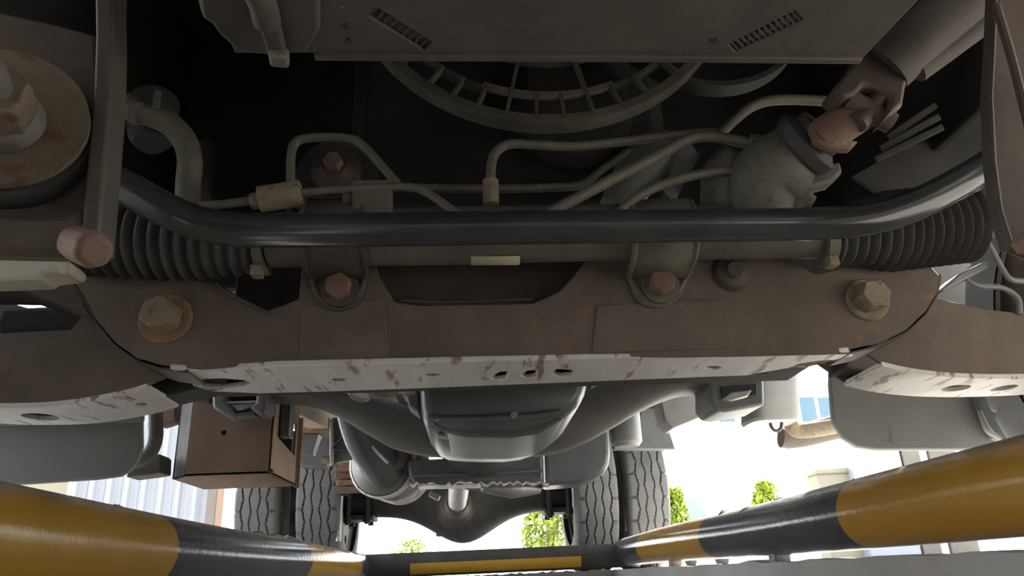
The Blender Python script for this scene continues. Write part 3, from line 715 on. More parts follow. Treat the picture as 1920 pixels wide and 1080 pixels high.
tag(g.build('oil_filter', 'black_dull', smooth=40), 'small dim grey rounded canister behind the thick curved hose', 'canister')
# pulley seen through the loop
pul = thing('crank_pulley', 'dim grooved belt pulley behind the arched line', 'pulley', P(632, 350, 0.76))
c = P(632, 325, 0.76)
g = G(); g.lathe([(0, 0), (0.045, 0), (0.047, 0.003), (0.047, 0.008), (0.039, 0.013), (0.047, 0.018), (0.047, 0.024), (0, 0.024)], c, (0, 1, 0), 40); g.build('rim', 'black_dull', pul)
g = G(); g.lathe([(0, -0.02), (0.014, -0.02), (0.02, -0.014), (0.028, -0.012), (0.03, 0), (0, 0)], c, (0, 1, 0), 32); h_ = g.build('hub', 'rust_dark', pul)
g = G(); g.hexn(c - UY * 0.02, (0, -1, 0), 0.011, 0.012); g.build('centre_bolt', 'rust_red', h_)

# ------------------------------------------------------------------ strut rod brackets in the upper corners
sb = thing('strut_rod_bracket', 'brown steel strut bracket with a big round cup washer in the upper left corner', 'bracket', P(60, 480, 0.40), 'strut rod brackets')
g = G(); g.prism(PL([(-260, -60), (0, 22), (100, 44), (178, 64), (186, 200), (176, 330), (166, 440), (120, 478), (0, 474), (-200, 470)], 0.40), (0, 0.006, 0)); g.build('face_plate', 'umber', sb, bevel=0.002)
edge = [(196, -60), (195, 0), (196, 70), (192, 180), (182, 290), (174, 380), (166, 458)]
g = G(); rows = []
for a, b in edge:
    p, q = P(a - 18, b, 0.385), P(a + 16, b, 0.385); rows.append([p, q, q + UY * 0.022, p + UY * 0.022])
g.ring_loft(rows); g.build('side_flange', 'rust_dark', sb, bevel=0.002)
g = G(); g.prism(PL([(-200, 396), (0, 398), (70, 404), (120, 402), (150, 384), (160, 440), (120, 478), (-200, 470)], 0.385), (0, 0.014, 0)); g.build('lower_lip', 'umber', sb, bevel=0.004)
axb = Vector((0.35, -1.0, 0.03)).normalized()
c = P(4, 226, 0.372)
g = G(); r = S(c, 146); g.lathe([(0.01, 0), (r * 0.55, 0.0), (r * 0.9, 0.004), (r, 0.006), (r * 1.0, 0.001), (r * 0.9, -0.003), (0.01, -0.003)], c, axb, 56); cw = g.build('cup_washer', 'washer', sb)
g = G(); g.lathe([(0.01, -0.022), (r * 1.02, -0.022), (r * 1.07, -0.014), (r * 1.02, -0.006), (0.01, -0.004)], c, axb, 48); g.build('rubber_bushing', 'rubber', sb)
g = G(); g.lathe([(0.004, 0.002), (r * 0.5, 0.002), (r * 0.47, 0.008), (r * 0.40, 0.011), (0.004, 0.011)], c, axb, 40); g.build('flat_washer', 'cast', sb)
g = G(); g.hexn(c + axb * 0.010, axb, r * 0.44, 0.022, 0.3); g.build('nut', 'washer', sb, bevel=0.001)
g = G(); g.lathe([(0.001, 0.03), (r * 0.24, 0.03), (r * 0.24, 0.05), (r * 0.2, 0.053), (0.001, 0.053)], c, axb, 24); g.build('rod_end', 'olive', sb)
g = G(); a = P(140, 462, 0.376); g.hexn(P(142, 456, 0.388), (P(178, 470, 0.358) - P(142, 456, 0.388)), S(a, 38), (P(178, 470, 0.358) - P(142, 456, 0.388)).length, 0.5); g.build('square_bolt', 'rust_red', sb, bevel=0.003)
# pale arm behind the bracket
ka = thing('knuckle_arm', 'chipped cream painted arm end below the left bracket', 'steering arm', P(60, 520, 0.6))
g = G(); g.prism(PL([(-60, 470), (10, 478), (110, 478), (135, 492), (130, 508), (80, 514), (70, 522), (-60, 526)], 0.6), (0, 0.03, 0)); g.build('arm', 'cream', ka, bevel=0.006, segs=3)
g = G(); pts, rs = TP([(100, 494, 0.595, 20), (118, 494, 0.595, 20)]); g.tube(pts, rs, 18, 1); g.build('collar', 'cream', ka)
kn = thing('steering_knuckle', 'grey cast knuckle in the gap between the left arm and the rounded beam end', 'knuckle', P(60, 650, 0.82))
g = G(); g.prism(PL([(-90, 560), (20, 566), (70, 580), (120, 592), (176, 612), (205, 634), (120, 656), (-90, 656)], 0.82), (0, 0.05, 0)); g.build('body', 'grey', kn, bevel=0.008, segs=3)
g = G(); g.tube(PL([(20, 612), (140, 606), (230, 606)], 0.835), 0.02, 18, 3); g.build('spindle', 'black_dull', kn)
g = G(); g.prism(PL([(-90, 512), (40, 520), (85, 506), (125, 498), (150, 520), (160, 560), (176, 600), (120, 574), (62, 552), (22, 538), (-90, 536)], 0.735), (0, 0.06, 0)); tag(g.build('arm_cover', 'rust_dark', bevel=0.004), 'dark curved arm cover just above the bright crescent gap at the left', 'cover')
sb2 = thing('strut_rod_bracket', 'dim brown steel strut bracket tapering to a point at the right edge', 'bracket', P(1900, 475, 0.44), 'strut rod brackets')
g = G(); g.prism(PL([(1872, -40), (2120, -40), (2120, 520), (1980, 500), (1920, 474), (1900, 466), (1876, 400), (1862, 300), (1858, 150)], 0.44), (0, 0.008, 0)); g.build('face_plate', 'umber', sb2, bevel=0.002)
g = G(); rows = []
for a, b in ((1866, -60), (1862, 60), (1856, 180), (1862, 300), (1874, 390), (1896, 462)):
    p, q = P(a - 1, b, 0.436), P(a + 9, b, 0.436); rows.append([p, q, q + UY * 0.012, p + UY * 0.012])
g.ring_loft(rows); g.build('side_flange', 'rust_dark', sb2, bevel=0.002)
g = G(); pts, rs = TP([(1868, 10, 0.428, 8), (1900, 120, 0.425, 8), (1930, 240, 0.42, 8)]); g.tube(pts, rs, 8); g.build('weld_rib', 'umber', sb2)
g = G(); g.hexn(P(1918, 456, 0.43), (-0.2, -1, -0.3), 0.008, 0.012); g.build('bolt', 'rust_red', sb2)

# ------------------------------------------------------------------ lower radiator support with slatted vents
YQ = 0.415
zq = P(980, 100, YQ).z
pan = thing('radiator_support_panel', 'dusty brown pressed panel with two slanted slatted vents along the top edge', 'panel', Vector((0.06, 0.3, zq)))
def q3(px, py): return Pz(px, py, zq)
xa, xb = P(560, 100, YQ).x, P(1640, 104, YQ).x
outline = [q3(440, 100), q3(700, 100), q3(1000, 103), q3(1400, 106), q3(1620, 108), Vector((xb + 0.05, 0.02, zq)), Vector((q3(430, 20).x, 0.02, zq)), q3(420, 10), q3(422, 50), q3(432, 80)]
vL = [q3(690, 30), q3(706, 14), q3(812, 80), q3(796, 96)]
vR = [q3(1366, 92), q3(1382, 78), q3(1492, 22), q3(1506, 38), q3(1384, 96)]
vR = [q3(1366, 84), q3(1490, 20), q3(1506, 38), q3(1380, 98)]
vL2 = [q3(690 - 60, -40), q3(706 - 55, -58), q3(690, -32), q3(676, -16)]
g = G(); g.prism(outline, (0, 0, 0.004), [vL, vR]); g.build('panel', 'under', pan, bevel=0.001)
def slats(q, n, flip):
    a, b, c, d = q
    for i in range(n):
        t = (i + 0.5) / n
        if flip: p0, p1 = a.lerp(b, t), d.lerp(c, t)
        else: p0, p1 = a.lerp(d, t), b.lerp(c, t)
        gg = G(); gg.bar(p0 + UZ * 0.004, p1 + UZ * 0.004, 0.0014, 0.006, (0.3, 0.3, 1)); gg.build('slat', 'under', pan)
slats([vL[0], vL[3], vL[2], vL[1]], 9, True)
slats([vR[0], vR[1], vR[2], vR[3]], 12, True)
g = G(); g.prism([p + UZ * 0.03 for p in (q3(640, -20), q3(900, -20), q3(900, 99), q3(640, 99))], (0, 0, 0.003)); g.prism([p + UZ * 0.03 for p in (q3(1300, -20), q3(1560, -20), q3(1560, 99), q3(1300, 99))], (0, 0, 0.003)); g.build('vent_shade_sheet', 'void', pan)  # dark sheets behind the slats stand for shade in the vents
g = G(); pts = [q3(590, 101), q3(760, 102), q3(1000, 103), q3(1300, 105), q3(1615, 108)]
rows = [[p + Vector((0, -0.002, -0.003)), p + Vector((0, 0.004, -0.003)), p + Vector((0, 0.004, 0.012)), p + Vector((0, -0.002, 0.012))] for p in pts]
g.ring_loft(rows); g.build('rear_lip', 'under', pan, bevel=0.001)
for px, py in ((652, 48), (656, 75), (1342, 75)):
    c = q3(px, py); g = G(); g.lathe([(0, -0.0015), (0.0022, -0.0015), (0.003, 0.001)], c, (0, 0, 1), 12); g.build('rivet', 'void', pan)
# rounded end with a strap
lobe = [(370, -30), (372, 10), (378, 36), (396, 46), (410, 66), (440, 92), (475, 103), (520, 106), (575, 100), (600, 60), (600, -30)]
g = G(); g.prism([Pz(a, b, zq - 0.006) for a, b in lobe], (0, 0, 0.012)); g.build('rounded_end', 'under', pan, bevel=0.003)
g = G(); pts = [Pz(a, b, zq - 0.012) for a, b in ((480, -30), (495, 20), (510, 60), (524, 118))]
g.tube(pts, [0.0065, 0.007, 0.0065, 0.006], 8, 4, flat=0.6); g.build('strap', 'under', pan)
g = G(); c = Pz(524, 108, zq - 0.016); g.box(c, (0.012, 0.012, 0.008), rz=0.2); g.build('strap_end', 'cast', pan, bevel=0.002)
g = G(); pts = [Pz(a, b, zq - 0.014) for a, b in ((470, -40), (492, 6), (500, 40))]; g.tube(pts, 0.0085, 10, 4); g.build('strap_sleeve', 'under', pan)

# ------------------------------------------------------------------ radiator fan shroud
YF = 0.615
fs = thing('fan_shroud', 'dim black ring shaped fan shroud with radial ribs above the steel lines', 'fan shroud', P(1010, 250, YF))
cf = P(1012, -78, YF)
def ringpart(r, w, d, a0, a1, name, m, yoff=0.0):
    g = G(); rows = []
    n = 48
    for i in range(n + 1):
        a = math.radians(a0 + (a1 - a0) * i / n); e = Vector((math.cos(a), 0, math.sin(a))); c = cf + UY * yoff
        rows.append([c + e * (r - w), c + e * (r + w), c + e * (r + w) + UY * d, c + e * (r - w) + UY * d])
    g.ring_loft(rows); return g.build(name, m, fs, bevel=0.0005)
R1, R2, R3 = S(cf, 352), S(cf, 303), S(cf, 228)
M['shroud'] = mat('dusty_shroud', (0.06, 0.055, 0.045), (0.11, 0.10, 0.08), 30, 0.75, 0, 0.2)
ringpart(R1, 0.005, 0.02, 180, 360, 'outer_ring', 'shroud')
ringpart(R2, 0.0035, 0.006, 248, 292, 'guard_ring', 'rust')
ringpart(R2, 0.0025, 0.012, 180, 248, 'guard_ring', 'shroud', 0.004)
ringpart(R2, 0.0025, 0.012, 292, 360, 'guard_ring', 'shroud', 0.004)
ringpart(R3, 0.004, 0.01, 180, 360, 'guard_ring', 'shroud')
for a in (200, 211, 222, 233, 241, 249, 257.5, 266, 274, 282.5, 291, 300, 312, 326, 340):
    e = Vector((math.cos(math.radians(a)), 0, math.sin(math.radians(a)))); g = G(); r_in = R2 if a not in (222, 257.5, 282.5, 312) else S(cf, 120)
    g.bar(cf + e * r_in + UY * 0.004, cf + e * R1 + UY * 0.004, 0.003, 0.010, (0, 1, 0)); g.build('rib', 'shroud', fs)
def offring(px, py, rpx, a0, a1):
    c = P(px, py, YF + 0.02); r = S(c, rpx); g = G(); rows = []
    for i in range(31):
        a = math.radians(a0 + (a1 - a0) * i / 30); e = Vector((math.cos(a), 0, math.sin(a)))
        rows.append([c + e * (r - 0.003), c + e * (r + 0.003), c + e * (r + 0.003) + UY * 0.02, c + e * (r - 0.003) + UY * 0.02])
    g.ring_loft(rows); g.build('side_ring', 'void', fs)
offring(1330, 10, 175, 200, 345)
g = G(); c = cf + UY * 0.05; g.lathe([(0, 0), (0.05, 0), (0.05, 0.03), (0, 0.03)], c, (0, 1, 0), 24); hub = g.build('fan_hub', 'void', fs)
for k in range(7):
    a = math.radians(20 + k * 51.4); e = Vector((math.cos(a), 0, math.sin(a))); tt = Vector((-math.sin(a), 0, math.cos(a)))
    g = G(); pr = [c + e * 0.045 - tt * 0.02, c + e * 0.045 + tt * 0.02 + UY * 0.02, c + e * (R2 * 0.93) + tt * 0.045 + UY * 0.03, c + e * (R2 * 0.93) - tt * 0.035]
    g.prism(pr, (0, 0.003, 0)); g.build('fan_blade', 'void', fs)
# radiator core and engine behind it
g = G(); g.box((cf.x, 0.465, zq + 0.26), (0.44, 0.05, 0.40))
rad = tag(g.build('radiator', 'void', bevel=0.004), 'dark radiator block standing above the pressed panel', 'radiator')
eng = thing('engine', 'dark engine block above and behind the cross beam', 'engine', Vector((0.06, 1.05, 0.42)))
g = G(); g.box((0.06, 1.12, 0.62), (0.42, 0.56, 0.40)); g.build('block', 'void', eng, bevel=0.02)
g = G(); g.box((0.04, 1.14, 0.36), (0.2, 0.26, 0.16)); g.build('crankcase', 'black_dull', eng, bevel=0.008)
for s_ in (-1, 1):
    g = G(); g.box((0.05 + s_ * 0.29, 1.16, 0.56), (0.16, 0.08, 0.05)); g.build('engine_mount', 'black_dull', eng, bevel=0.006)
g = G(); g.box((0.06, 0.815, 0.56), (0.36, 0.06, 0.30)); g.lathe([(0, -0.04), (0.07, -0.04), (0.075, 0.0), (0, 0.0)], (0.13, 0.78, 0.52), (0, 1, 0), 32); g.build('timing_cover', 'void', eng, bevel=0.01)
g = G(); g.tube([P(1155, 392, 0.74), P(1200, 320, 0.74), P(1240, 290, 0.75), P(1290, 340, 0.75), P(1310, 392, 0.75)], [0.02, 0.028, 0.03, 0.028, 0.02], 18, 4); g.build('mount_arm', 'grey', eng)
g = G(); g.tube([P(1290, 400, 0.72), P(1330, 330, 0.73), P(1360, 300, 0.735)], [0.018, 0.022, 0.02], 16, 4); g.build('mount_arm', 'black_dull', eng)
g = G(); g.box(P(385, 330, 0.9), (0.03, 0.05, 0.10)); g.build('side_cover', 'rust_dark', eng, bevel=0.012)

# wing structure above, at both sides: cab floor, inner wheel housings, front bumper
cab = thing('truck_cab', 'dark underside of the truck cab above everything', 'truck cab', Vector((0.06, 0.6, 0.8)))
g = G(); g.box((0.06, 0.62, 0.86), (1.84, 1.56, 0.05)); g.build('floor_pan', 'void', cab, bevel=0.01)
for sx in (-1, 1):
    g = G(); g.box((0.06 + sx * 0.91, 0.62, 1.35), (0.05, 1.56, 1.0)); g.build('side_panel', 'wallwhite', cab, bevel=0.02)
g = G(); g.box((0.06, -0.16, 1.5), (1.84, 0.05, 1.3)); g.build('front_panel', 'wallwhite', cab, bevel=0.02)
g = G(); g.box((0.06, 1.40, 1.5), (1.84, 0.05, 1.3)); g.build('rear_panel', 'wallwhite', cab, bevel=0.02)
g = G(); g.box((0.06, 0.62, 2.2), (1.84, 1.6, 0.06)); g.build('roof', 'wallwhite', cab, bevel=0.02)
g = G(); g.box((-0.36, 1.02, 0.63), (0.42, 0.02, 0.46)); g.build('dark_gap_sheet', 'void', cab, bevel=0.004)  # sheets added to darken the bright gaps beside the engine
g = G(); g.box((0.48, 1.02, 0.63), (0.42, 0.02, 0.46)); g.build('dark_gap_sheet', 'void', cab, bevel=0.004)
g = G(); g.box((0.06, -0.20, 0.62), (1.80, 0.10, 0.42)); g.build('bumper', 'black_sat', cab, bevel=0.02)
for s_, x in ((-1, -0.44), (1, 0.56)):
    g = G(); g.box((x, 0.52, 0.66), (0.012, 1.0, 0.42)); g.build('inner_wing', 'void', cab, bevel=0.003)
# ribbed inner wing shield at upper right
for k, (a, b) in enumerate((((1640, 300), (1768, 238)), ((1650, 280), (1762, 218)), ((1665, 258), (1756, 196)), ((1795, 205), (1850, 160)), ((1792, 186), (1848, 138)), ((1788, 168), (1846, 116)), ((1782, 150), (1850, 92)))):
    pa, pb = P(*a, 0.72), P(*b, 0.69); g = G(); g.bar(pa, pb, 0.008, 0.005, (0.3, -1, 0)); g.build('shield_rib', 'black_dull', cab, bevel=0.0015)
g = G(); g.prism(PL([(1600, 330), (1760, 240), (1880, 60), (1960, 60), (1960, 400), (1700, 400)], 0.745), (0, 0.005, 0)); g.build('wing_shield', 'void', cab)

# frame rails of the chassis
fr = thing('chassis_frame', 'black steel chassis rails running back to the rear axle', 'chassis', Vector((0.03, 2.2, 0.5)))
for x in (-0.36, 0.42):
    for (y0, y1, z0, z1) in ((1.04, 1.9, 0.49, 0.66), (1.9, 4.2, 0.52, 0.695)):
        s_ = -1 if x < 0 else 1; xo = x - (0.04 if y0 > 1 else 0) * (0 if s_ < 0 else 1) * 0
        g = G(); g.box((x, (y0 + y1) / 2, (z0 + z1) / 2), (0.006, y1 - y0, z1 - z0)); g.box((x - s_ * 0.028, (y0 + y1) / 2, z0), (0.056, y1 - y0, 0.006)); g.box((x - s_ * 0.028, (y0 + y1) / 2, z1), (0.056, y1 - y0, 0.006)); g.build('rail', 'black_dull', fr)
for y in (1.75, 2.45, 3.05, 3.9):
    g = G(); g.box((0.03, y, 0.62), (0.76, 0.06, 0.08)); g.build('cross_tie', 'black_dull', fr, bevel=0.006)
bed = thing('cargo_bed', 'dark underside of the cargo bed with timber and steel bearers', 'cargo bed', Vector((0.0, 3.0, 0.72)))
g = G(); g.box((0.0, 3.1, 0.80), (1.9, 3.2, 0.06)); g.build('deck', 'void', bed, bevel=0.01)
for x in (-0.95, 0.95):
    g = G(); g.box((x, 3.1, 1.0), (0.05, 3.2, 0.42)); g.build('side_board', 'wallwhite', bed, bevel=0.01)
for y in (1.85, 2.3, 2.8, 3.3, 3.9):
    g = G(); g.box((0.0, y, 0.735), (1.8, 0.06, 0.07)); g.build('bearer', 'black_dull', bed, bevel=0.004)

# ------------------------------------------------------------------ mud flaps behind the front wheels
def flap(poly, lab, Y, seam=None):
    t = thing('mud_flap', lab, 'mud flap', P(*poly[0], Y), 'front mud flaps')
    g = G(); g.prism(PL(poly, Y), (0, 0.012, 0)); g.build('flap', 'flap', t, bevel=0.004, segs=3)
    return t
fl = flap([(265, 700), (266, 838), (258, 862), (246, 880), (225, 893), (180, 899), (60, 907), (-140, 918), (-140, 700)], 'grey rubber mud flap with a rounded corner at the left edge', 1.25)
g = G(); g.prism(PL([(-140, 776), (267, 770), (267, 790), (-140, 800)], 1.235), (0, 0.014, 0)); g.build('top_ridge', 'flap', fl, bevel=0.005)
fr_ = flap([(1562, 520), (1556, 720), (1562, 790), (1580, 820), (1606, 838), (1640, 844), (1850, 844), (1990, 840), (1990, 470), (1700, 470)], 'large grey rubber mud flap with a rounded corner at the right edge', 1.25)
g = G(); g.prism(PL([(1812, 690), (1836, 770), (1862, 824), (1884, 828), (1990, 800), (1990, 690)], 1.235), (0, 0.012, 0)); g.build('splash_panel', 'black_sat', fr_, bevel=0.003)
g = G(); pts, rs = TP([(1836, 770, 1.232, 4), (1852, 806, 1.232, 7), (1876, 822, 1.232, 4)]); g.tube(pts, rs, 8); g.build('seam_fold', 'flap', fr_)

# bent pipe and bracket at the inner edge of the left flap
bp = thing('bent_steel_pipe', 'brown bent steel pipe hooking round the inner edge of the left mud flap', 'pipe', P(290, 870, 1.28))
g = G(); pts, rs = TP([(291, 715, 1.3, 12), (292, 790, 1.3, 12), (291, 825, 1.3, 12), (280, 850, 1.3, 12), (258, 864, 1.3, 12), (220, 872, 1.3, 12)]); g.tube(pts, [0.0118] * 6, 16, 6); g.build('pipe', 'olive', bp)
g = G(); g.prism(PL([(245, 868), (276, 856), (298, 850), (302, 856), (301, 886), (275, 890), (235, 895)], 1.34), (0, 0.05, 0)); g.build('end_bracket', 'rust_dark', bp, bevel=0.003)
g = G(); g.prism(PL([(262, 738), (330, 748), (330, 790), (300, 800), (264, 768)], 1.42), (0, 0.03, 0)); q_ = P(300, 745, 1.435); g.bar(q_, Vector((q_.x, 1.40, 0.838)), 0.04, 0.02, (0, 1, 0)); tag(g.build('rusty_gusset', 'rust_red', bevel=0.004), 'red rusty gusset plate behind the bent pipe', 'bracket')

# ------------------------------------------------------------------ rusty battery box
bb = thing('battery_box', 'rusty brown sheet metal box with a cut-out in its side, hanging left of the gearbox', 'metal box', P(440, 900, 1.45))
A0, A1 = 1.36, 1.56
bl, br = P(346, 892, A0), P(506, 889, A0); tl, tr = P(346, 720, A0), P(508, 716, A0)
zbot = 0.5 * (bl.z + br.z)
fx0, fx1, zt = bl.x, br.x, tl.z
g = G(); g.prism([Vector((fx0, A0, zbot)), Vector((fx1, A0, zbot)), Vector((fx1, A0, zt)), Vector((fx0 + 0.015, A0, zt)), Vector((fx0, A0, zt - 0.03))], (0, 0.004, 0), [circle(P(420, 811, A0), UX, UZ, 0.0045, 12)]); g.build('front_panel', 'box_rust', bb, bevel=0.001)
g = G(); g.prism([Vector((fx0, A0, zbot)), Vector((fx0 - 0.03, A0 + 0.03, zbot)), Vector((fx0 - 0.03, A0 + 0.03, zt)), Vector((fx0, A0, zt))], (0.002, 0.003, 0)); g.build('chamfer_panel', 'black_dull', bb)
g = G(); g.box((fx0 - 0.03, (A0 + 0.03 + A1) / 2, (zbot + zt) / 2), (0.004, A1 - A0 - 0.03, zt - zbot)); g.build('outer_panel', 'black_dull', bb)
g = G(); g.prism([Vector((fx0, A0, zbot)), Vector((fx1, A0, zbot)), Vector((fx1, A1, zbot)), Vector((fx0 - 0.03, A1, zbot)), Vector((fx0 - 0.03, A0 + 0.03, zbot))], (0, 0, 0.004)); g.build('bottom_panel', 'rust_orange', bb)
def sp(y, z): return Vector((fx1, y, z))
H = zt - zbot
g = G(); g.prism([sp(A0, zbot), sp(A1, zbot), sp(A1, zt), sp(A0, zt)], (-0.004, 0, 0), [[sp(A0 + 0.045, zbot + 0.42 * H), sp(A1 - 0.02, zbot + 0.34 * H), sp(A1 - 0.02, zbot + 0.72 * H), sp(A0 + 0.09, zbot + 0.80 * H), sp(A0 + 0.045, zbot + 0.66 * H)]]); g.build('side_panel', 'box_rust', bb, bevel=0.0008)
g = G(); g.box((fx1 + 0.004, A1 - 0.004, zbot + 0.4 * H), (0.010, 0.006, 0.85 * H)); g.build('corner_flange', 'box_rust', bb, bevel=0.001)
g = G(); g.box((fx1 + 0.012, A0 + 0.05, zt - 0.05), (0.018, 0.03, 0.09)); g.build('hanger_strap', 'black_sat', bb, bevel=0.002)
g = G(); g.box(((fx0 + fx1) / 2, (A0 + A1) / 2, zt - 0.004), (fx1 - fx0 - 0.004, A1 - A0 - 0.01, 0.004)); g.build('lid', 'black_dull', bb)
g = G(); g.box((-0.376, 1.48, (zt + 0.62) / 2), (0.024, 0.05, 0.62 - zt + 0.01)); g.build('hanger', 'black_dull', bb, bevel=0.003)
g = G(); g.hexn(P(508, 884, A0 - 0.002), (0, -1, 0), 0.005, 0.006); g.build('clip', 'black_dull', bb)
g = G(); g.box(((fx0 + fx1) / 2 - 0.02, A1 - 0.01, (zbot + zt) / 2 + 0.01), (fx1 - fx0 + 0.02, 0.01, H)); g.build('back_panel', 'rust_dark', bb)

# timber bearer and dark boxes to the right of it
g = G(); g.bar(P(542, 758, 1.62), P(606, 792, 2.1), 0.05, 0.045); tag(g.build('timber_bearer', 'tan', bevel=0.002), 'pale tan timber bearer slanting back above the battery box', 'timber')
g = G(); g.box(P(590, 800, 2.05), (0.09, 0.05, 0.035)); tag(g.build('timber_block', 'rust_orange', bevel=0.003), 'short brown block at the end of the timber bearer', 'block')
g = G(); g.prism(PL([(556, 812), (598, 812), (585, 850), (556, 850)], 2.05), (0, 0.05, 0)); g.prism(PL([(552, 800), (626, 800), (630, 812), (552, 814)], 2.1), (0, 0.08, 0)); tag(g.build('spring_hanger', 'black_sat', bevel=0.003), 'black tapered spring hanger left of the pale guard plate', 'spring hanger')
g = G(); g.prism(PL([(558, 800), (618, 795), (618, 868), (600, 876), (560, 874)], 2.3), (0, 0.06, 0)); g.bar(P(590, 805, 2.33), Vector((P(590, 805, 2.33).x, 2.38, 0.768)), 0.04, 0.02, (0, 1, 0)); tag(g.build('inner_mud_guard', 'black_sat', bevel=0.004), 'black plastic guard above the left inner rear tyre', 'mud guard')
gp = thing('guard_plate', 'pale grey upright plate with a black strap left of the exhaust pipe', 'guard plate', P(630, 870, 1.9))
g = G(); g.prism(PL([(618, 790), (624, 783), (655, 783), (660, 862), (634, 866), (622, 872)], 1.9), (0, 0.006, 0)); g.build('plate', 'grey', gp, bevel=0.001)
g = G(); g.prism(PL([(618, 790), (624, 785), (626, 862), (619, 872)], 1.88), (0, 0.02, 0)); g.build('edge_fold', 'alu', gp, bevel=0.001)
g = G(); pts, rs = TP([(648, 800, 1.88, 3), (642, 822, 1.88, 3), (624, 840, 1.88, 3), (650, 845, 1.88, 3)]); g.tube(pts, rs, 8); g.build('strap', 'wiring', gp)

# ------------------------------------------------------------------ engine cross member tube and its mounts
cm = thing('engine_cross_member', 'dark U shaped engine cross member sweeping under the oil pan between two rail mounts', 'cross member', P(900, 855, 1.33))
YC = 1.33
g = G(); rows = []
low = [(440, 757, 12), (520, 752, 11), (575, 757, 14), (625, 775, 22), (680, 808, 34), (735, 838, 40), (800, 853, 40), (880, 858, 38), (960, 857, 38), (1040, 848, 40), (1100, 828, 42), (1160, 795, 40), (1215, 764, 32), (1270, 742, 20), (1330, 733, 12), (1400, 732, 11)]
ctr = []
for i, (a, b, h) in enumerate(low):                     # centre line lies half a depth above the lower edge
    q0, q1 = low[max(i - 1, 0)], low[min(i + 1, len(low) - 1)]
    dx, dy = q1[0] - q0[0], q1[1] - q0[1]; l_ = math.hypot(dx, dy)
    ctr.append((a + dy / l_ * h, b - dx / l_ * h, YC, h))
pts, rs = TP(ctr)
c2, r2 = catmull(pts, rs, 5)
for i, (p, r) in enumerate(zip(c2, r2)):
    d = (c2[min(i + 1, len(c2) - 1)] - c2[max(i - 1, 0)]).normalized(); n_ = d.cross(UY).normalized()
    if n_.z > 0: n_ = -n_
    sec = []
    for k in range(20):
        a = 2 * math.pi * k / 20
        cx_, sy_ = math.cos(a), math.sin(a)
        sec.append(p + UY * (0.045 * (abs(cx_) ** 0.6) * (1 if cx_ > 0 else -1)) + n_ * (r * (abs(sy_) ** 0.6) * (1 if sy_ > 0 else -1)))
    rows.append(sec)
g.ring_loft(rows); g.build('beam', 'member', cm, smooth=60)
def rail_mount(poly, inner, lab, x):
    g = G(); g.prism(PL(poly, YC - 0.05), (0, 0.1, 0)); m = g.build('mount', 'grey', cm, bevel=0.006, segs=3)
    g = G(); g.prism(PL(inner, YC - 0.056), (0, 0.01, 0)); g.build('recess_shade_patch', 'black_dull', m, bevel=0.002)  # raised dark patch stands for the shade of a recess
    return m
g = G(); g.prism(PL([(404, 716), (494, 716), (492, 756), (410, 758)], YC - 0.02), (0, 0.05, 0)); m1 = g.build('mount', 'black_dull', cm, bevel=0.004)
for leg in ([(395, 716), (421, 716), (423, 752), (441, 770), (434, 779), (420, 778), (399, 764)], [(481, 716), (500, 716), (499, 764), (490, 777), (482, 775), (466, 764), (479, 754)]):
    g = G(); g.prism(PL(leg, YC - 0.06), (0, 0.06, 0)); g.build('mount_leg', 'grey', cm, bevel=0.005, segs=3)
g = G(); g.prism(PL([(424, 755), (438, 757), (468, 754), (480, 754), (466, 764), (456, 768), (442, 770)], YC - 0.055), (0, 0.05, 0)); g.build('mount_pad', 'alu', cm, bevel=0.003)
g = G(); g.prism(PL([(418, 753), (482, 751), (482, 755), (418, 757)], YC - 0.058), (0, 0.01, 0)); g.build('mount_rail', 'alu', cm, bevel=0.001)
g = G(); g.prism(PL([(438, 774), (476, 771), (476, 779), (440, 780)], YC - 0.05), (0, 0.03, 0)); g.build('mount_clip', 'grey', cm, bevel=0.001)
g = G(); pts, rs = TP([(366, 742, YC, 14), (396, 744, YC, 14)]); g.tube(pts, rs, 16, 1); g.build('mount_bush', 'rust', cm)
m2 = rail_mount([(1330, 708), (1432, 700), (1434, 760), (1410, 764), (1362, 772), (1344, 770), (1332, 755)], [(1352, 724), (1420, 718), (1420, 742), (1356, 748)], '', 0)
g = G(); g.prism(PL([(1352, 748), (1372, 734), (1412, 730), (1402, 744), (1372, 752)], YC - 0.058), (0, 0.012, 0)); g.build('mount_pad', 'alu', cm, bevel=0.003)

# ------------------------------------------------------------------ oil pan
op = thing('oil_pan', 'satin black oil pan with rounded corners below the middle of the cross beam', 'oil pan', P(940, 820, 1.1))
base = [(784, 690), (788, 760), (793, 786), (806, 803), (826, 812), (860, 815), (900, 816), (960, 816), (1000, 811), (1030, 800), (1062, 782), (1085, 762), (1098, 738), (1108, 700), (1108, 690)]
def panring(Y, grow, lift=0):
    c = P(945, 740, Y); out = []
    for a, b in base:
        p = P(a, b, 1.0); p = Vector((p.x, Y, p.z)); c_ = P(945, 740, 1.0)
        q = Vector((c_.x + (p.x - c_.x) * grow, Y, c_.z + (p.z - c_.z) * grow + lift)); out.append(q)
    return out
g = G(); g.ring_loft([panring(0.992, 0.86), panring(0.996, 0.93), panring(1.004, 0.975), panring(1.016, 1.0), panring(1.20, 1.0), panring(1.26, 0.97), panring(1.29, 0.9)]); g.build('sump', 'black_sat', op, smooth=60)
g = G(); pts, rs = TP([(806, 782, 0.992, 6), (830, 785, 0.988, 7), (920, 784, 0.988, 7), (1000, 780, 0.988, 7), (1050, 772, 0.99, 6)]); g.tube(pts, rs, 12, 4); g.build('pressed_ridge', 'black_sat', op)
g = G(); lowp = [(806, 791), (822, 806), (846, 814), (872, 819), (960, 820), (1010, 813), (1040, 796), (1060, 782), (1020, 788), (960, 791), (870, 793)]
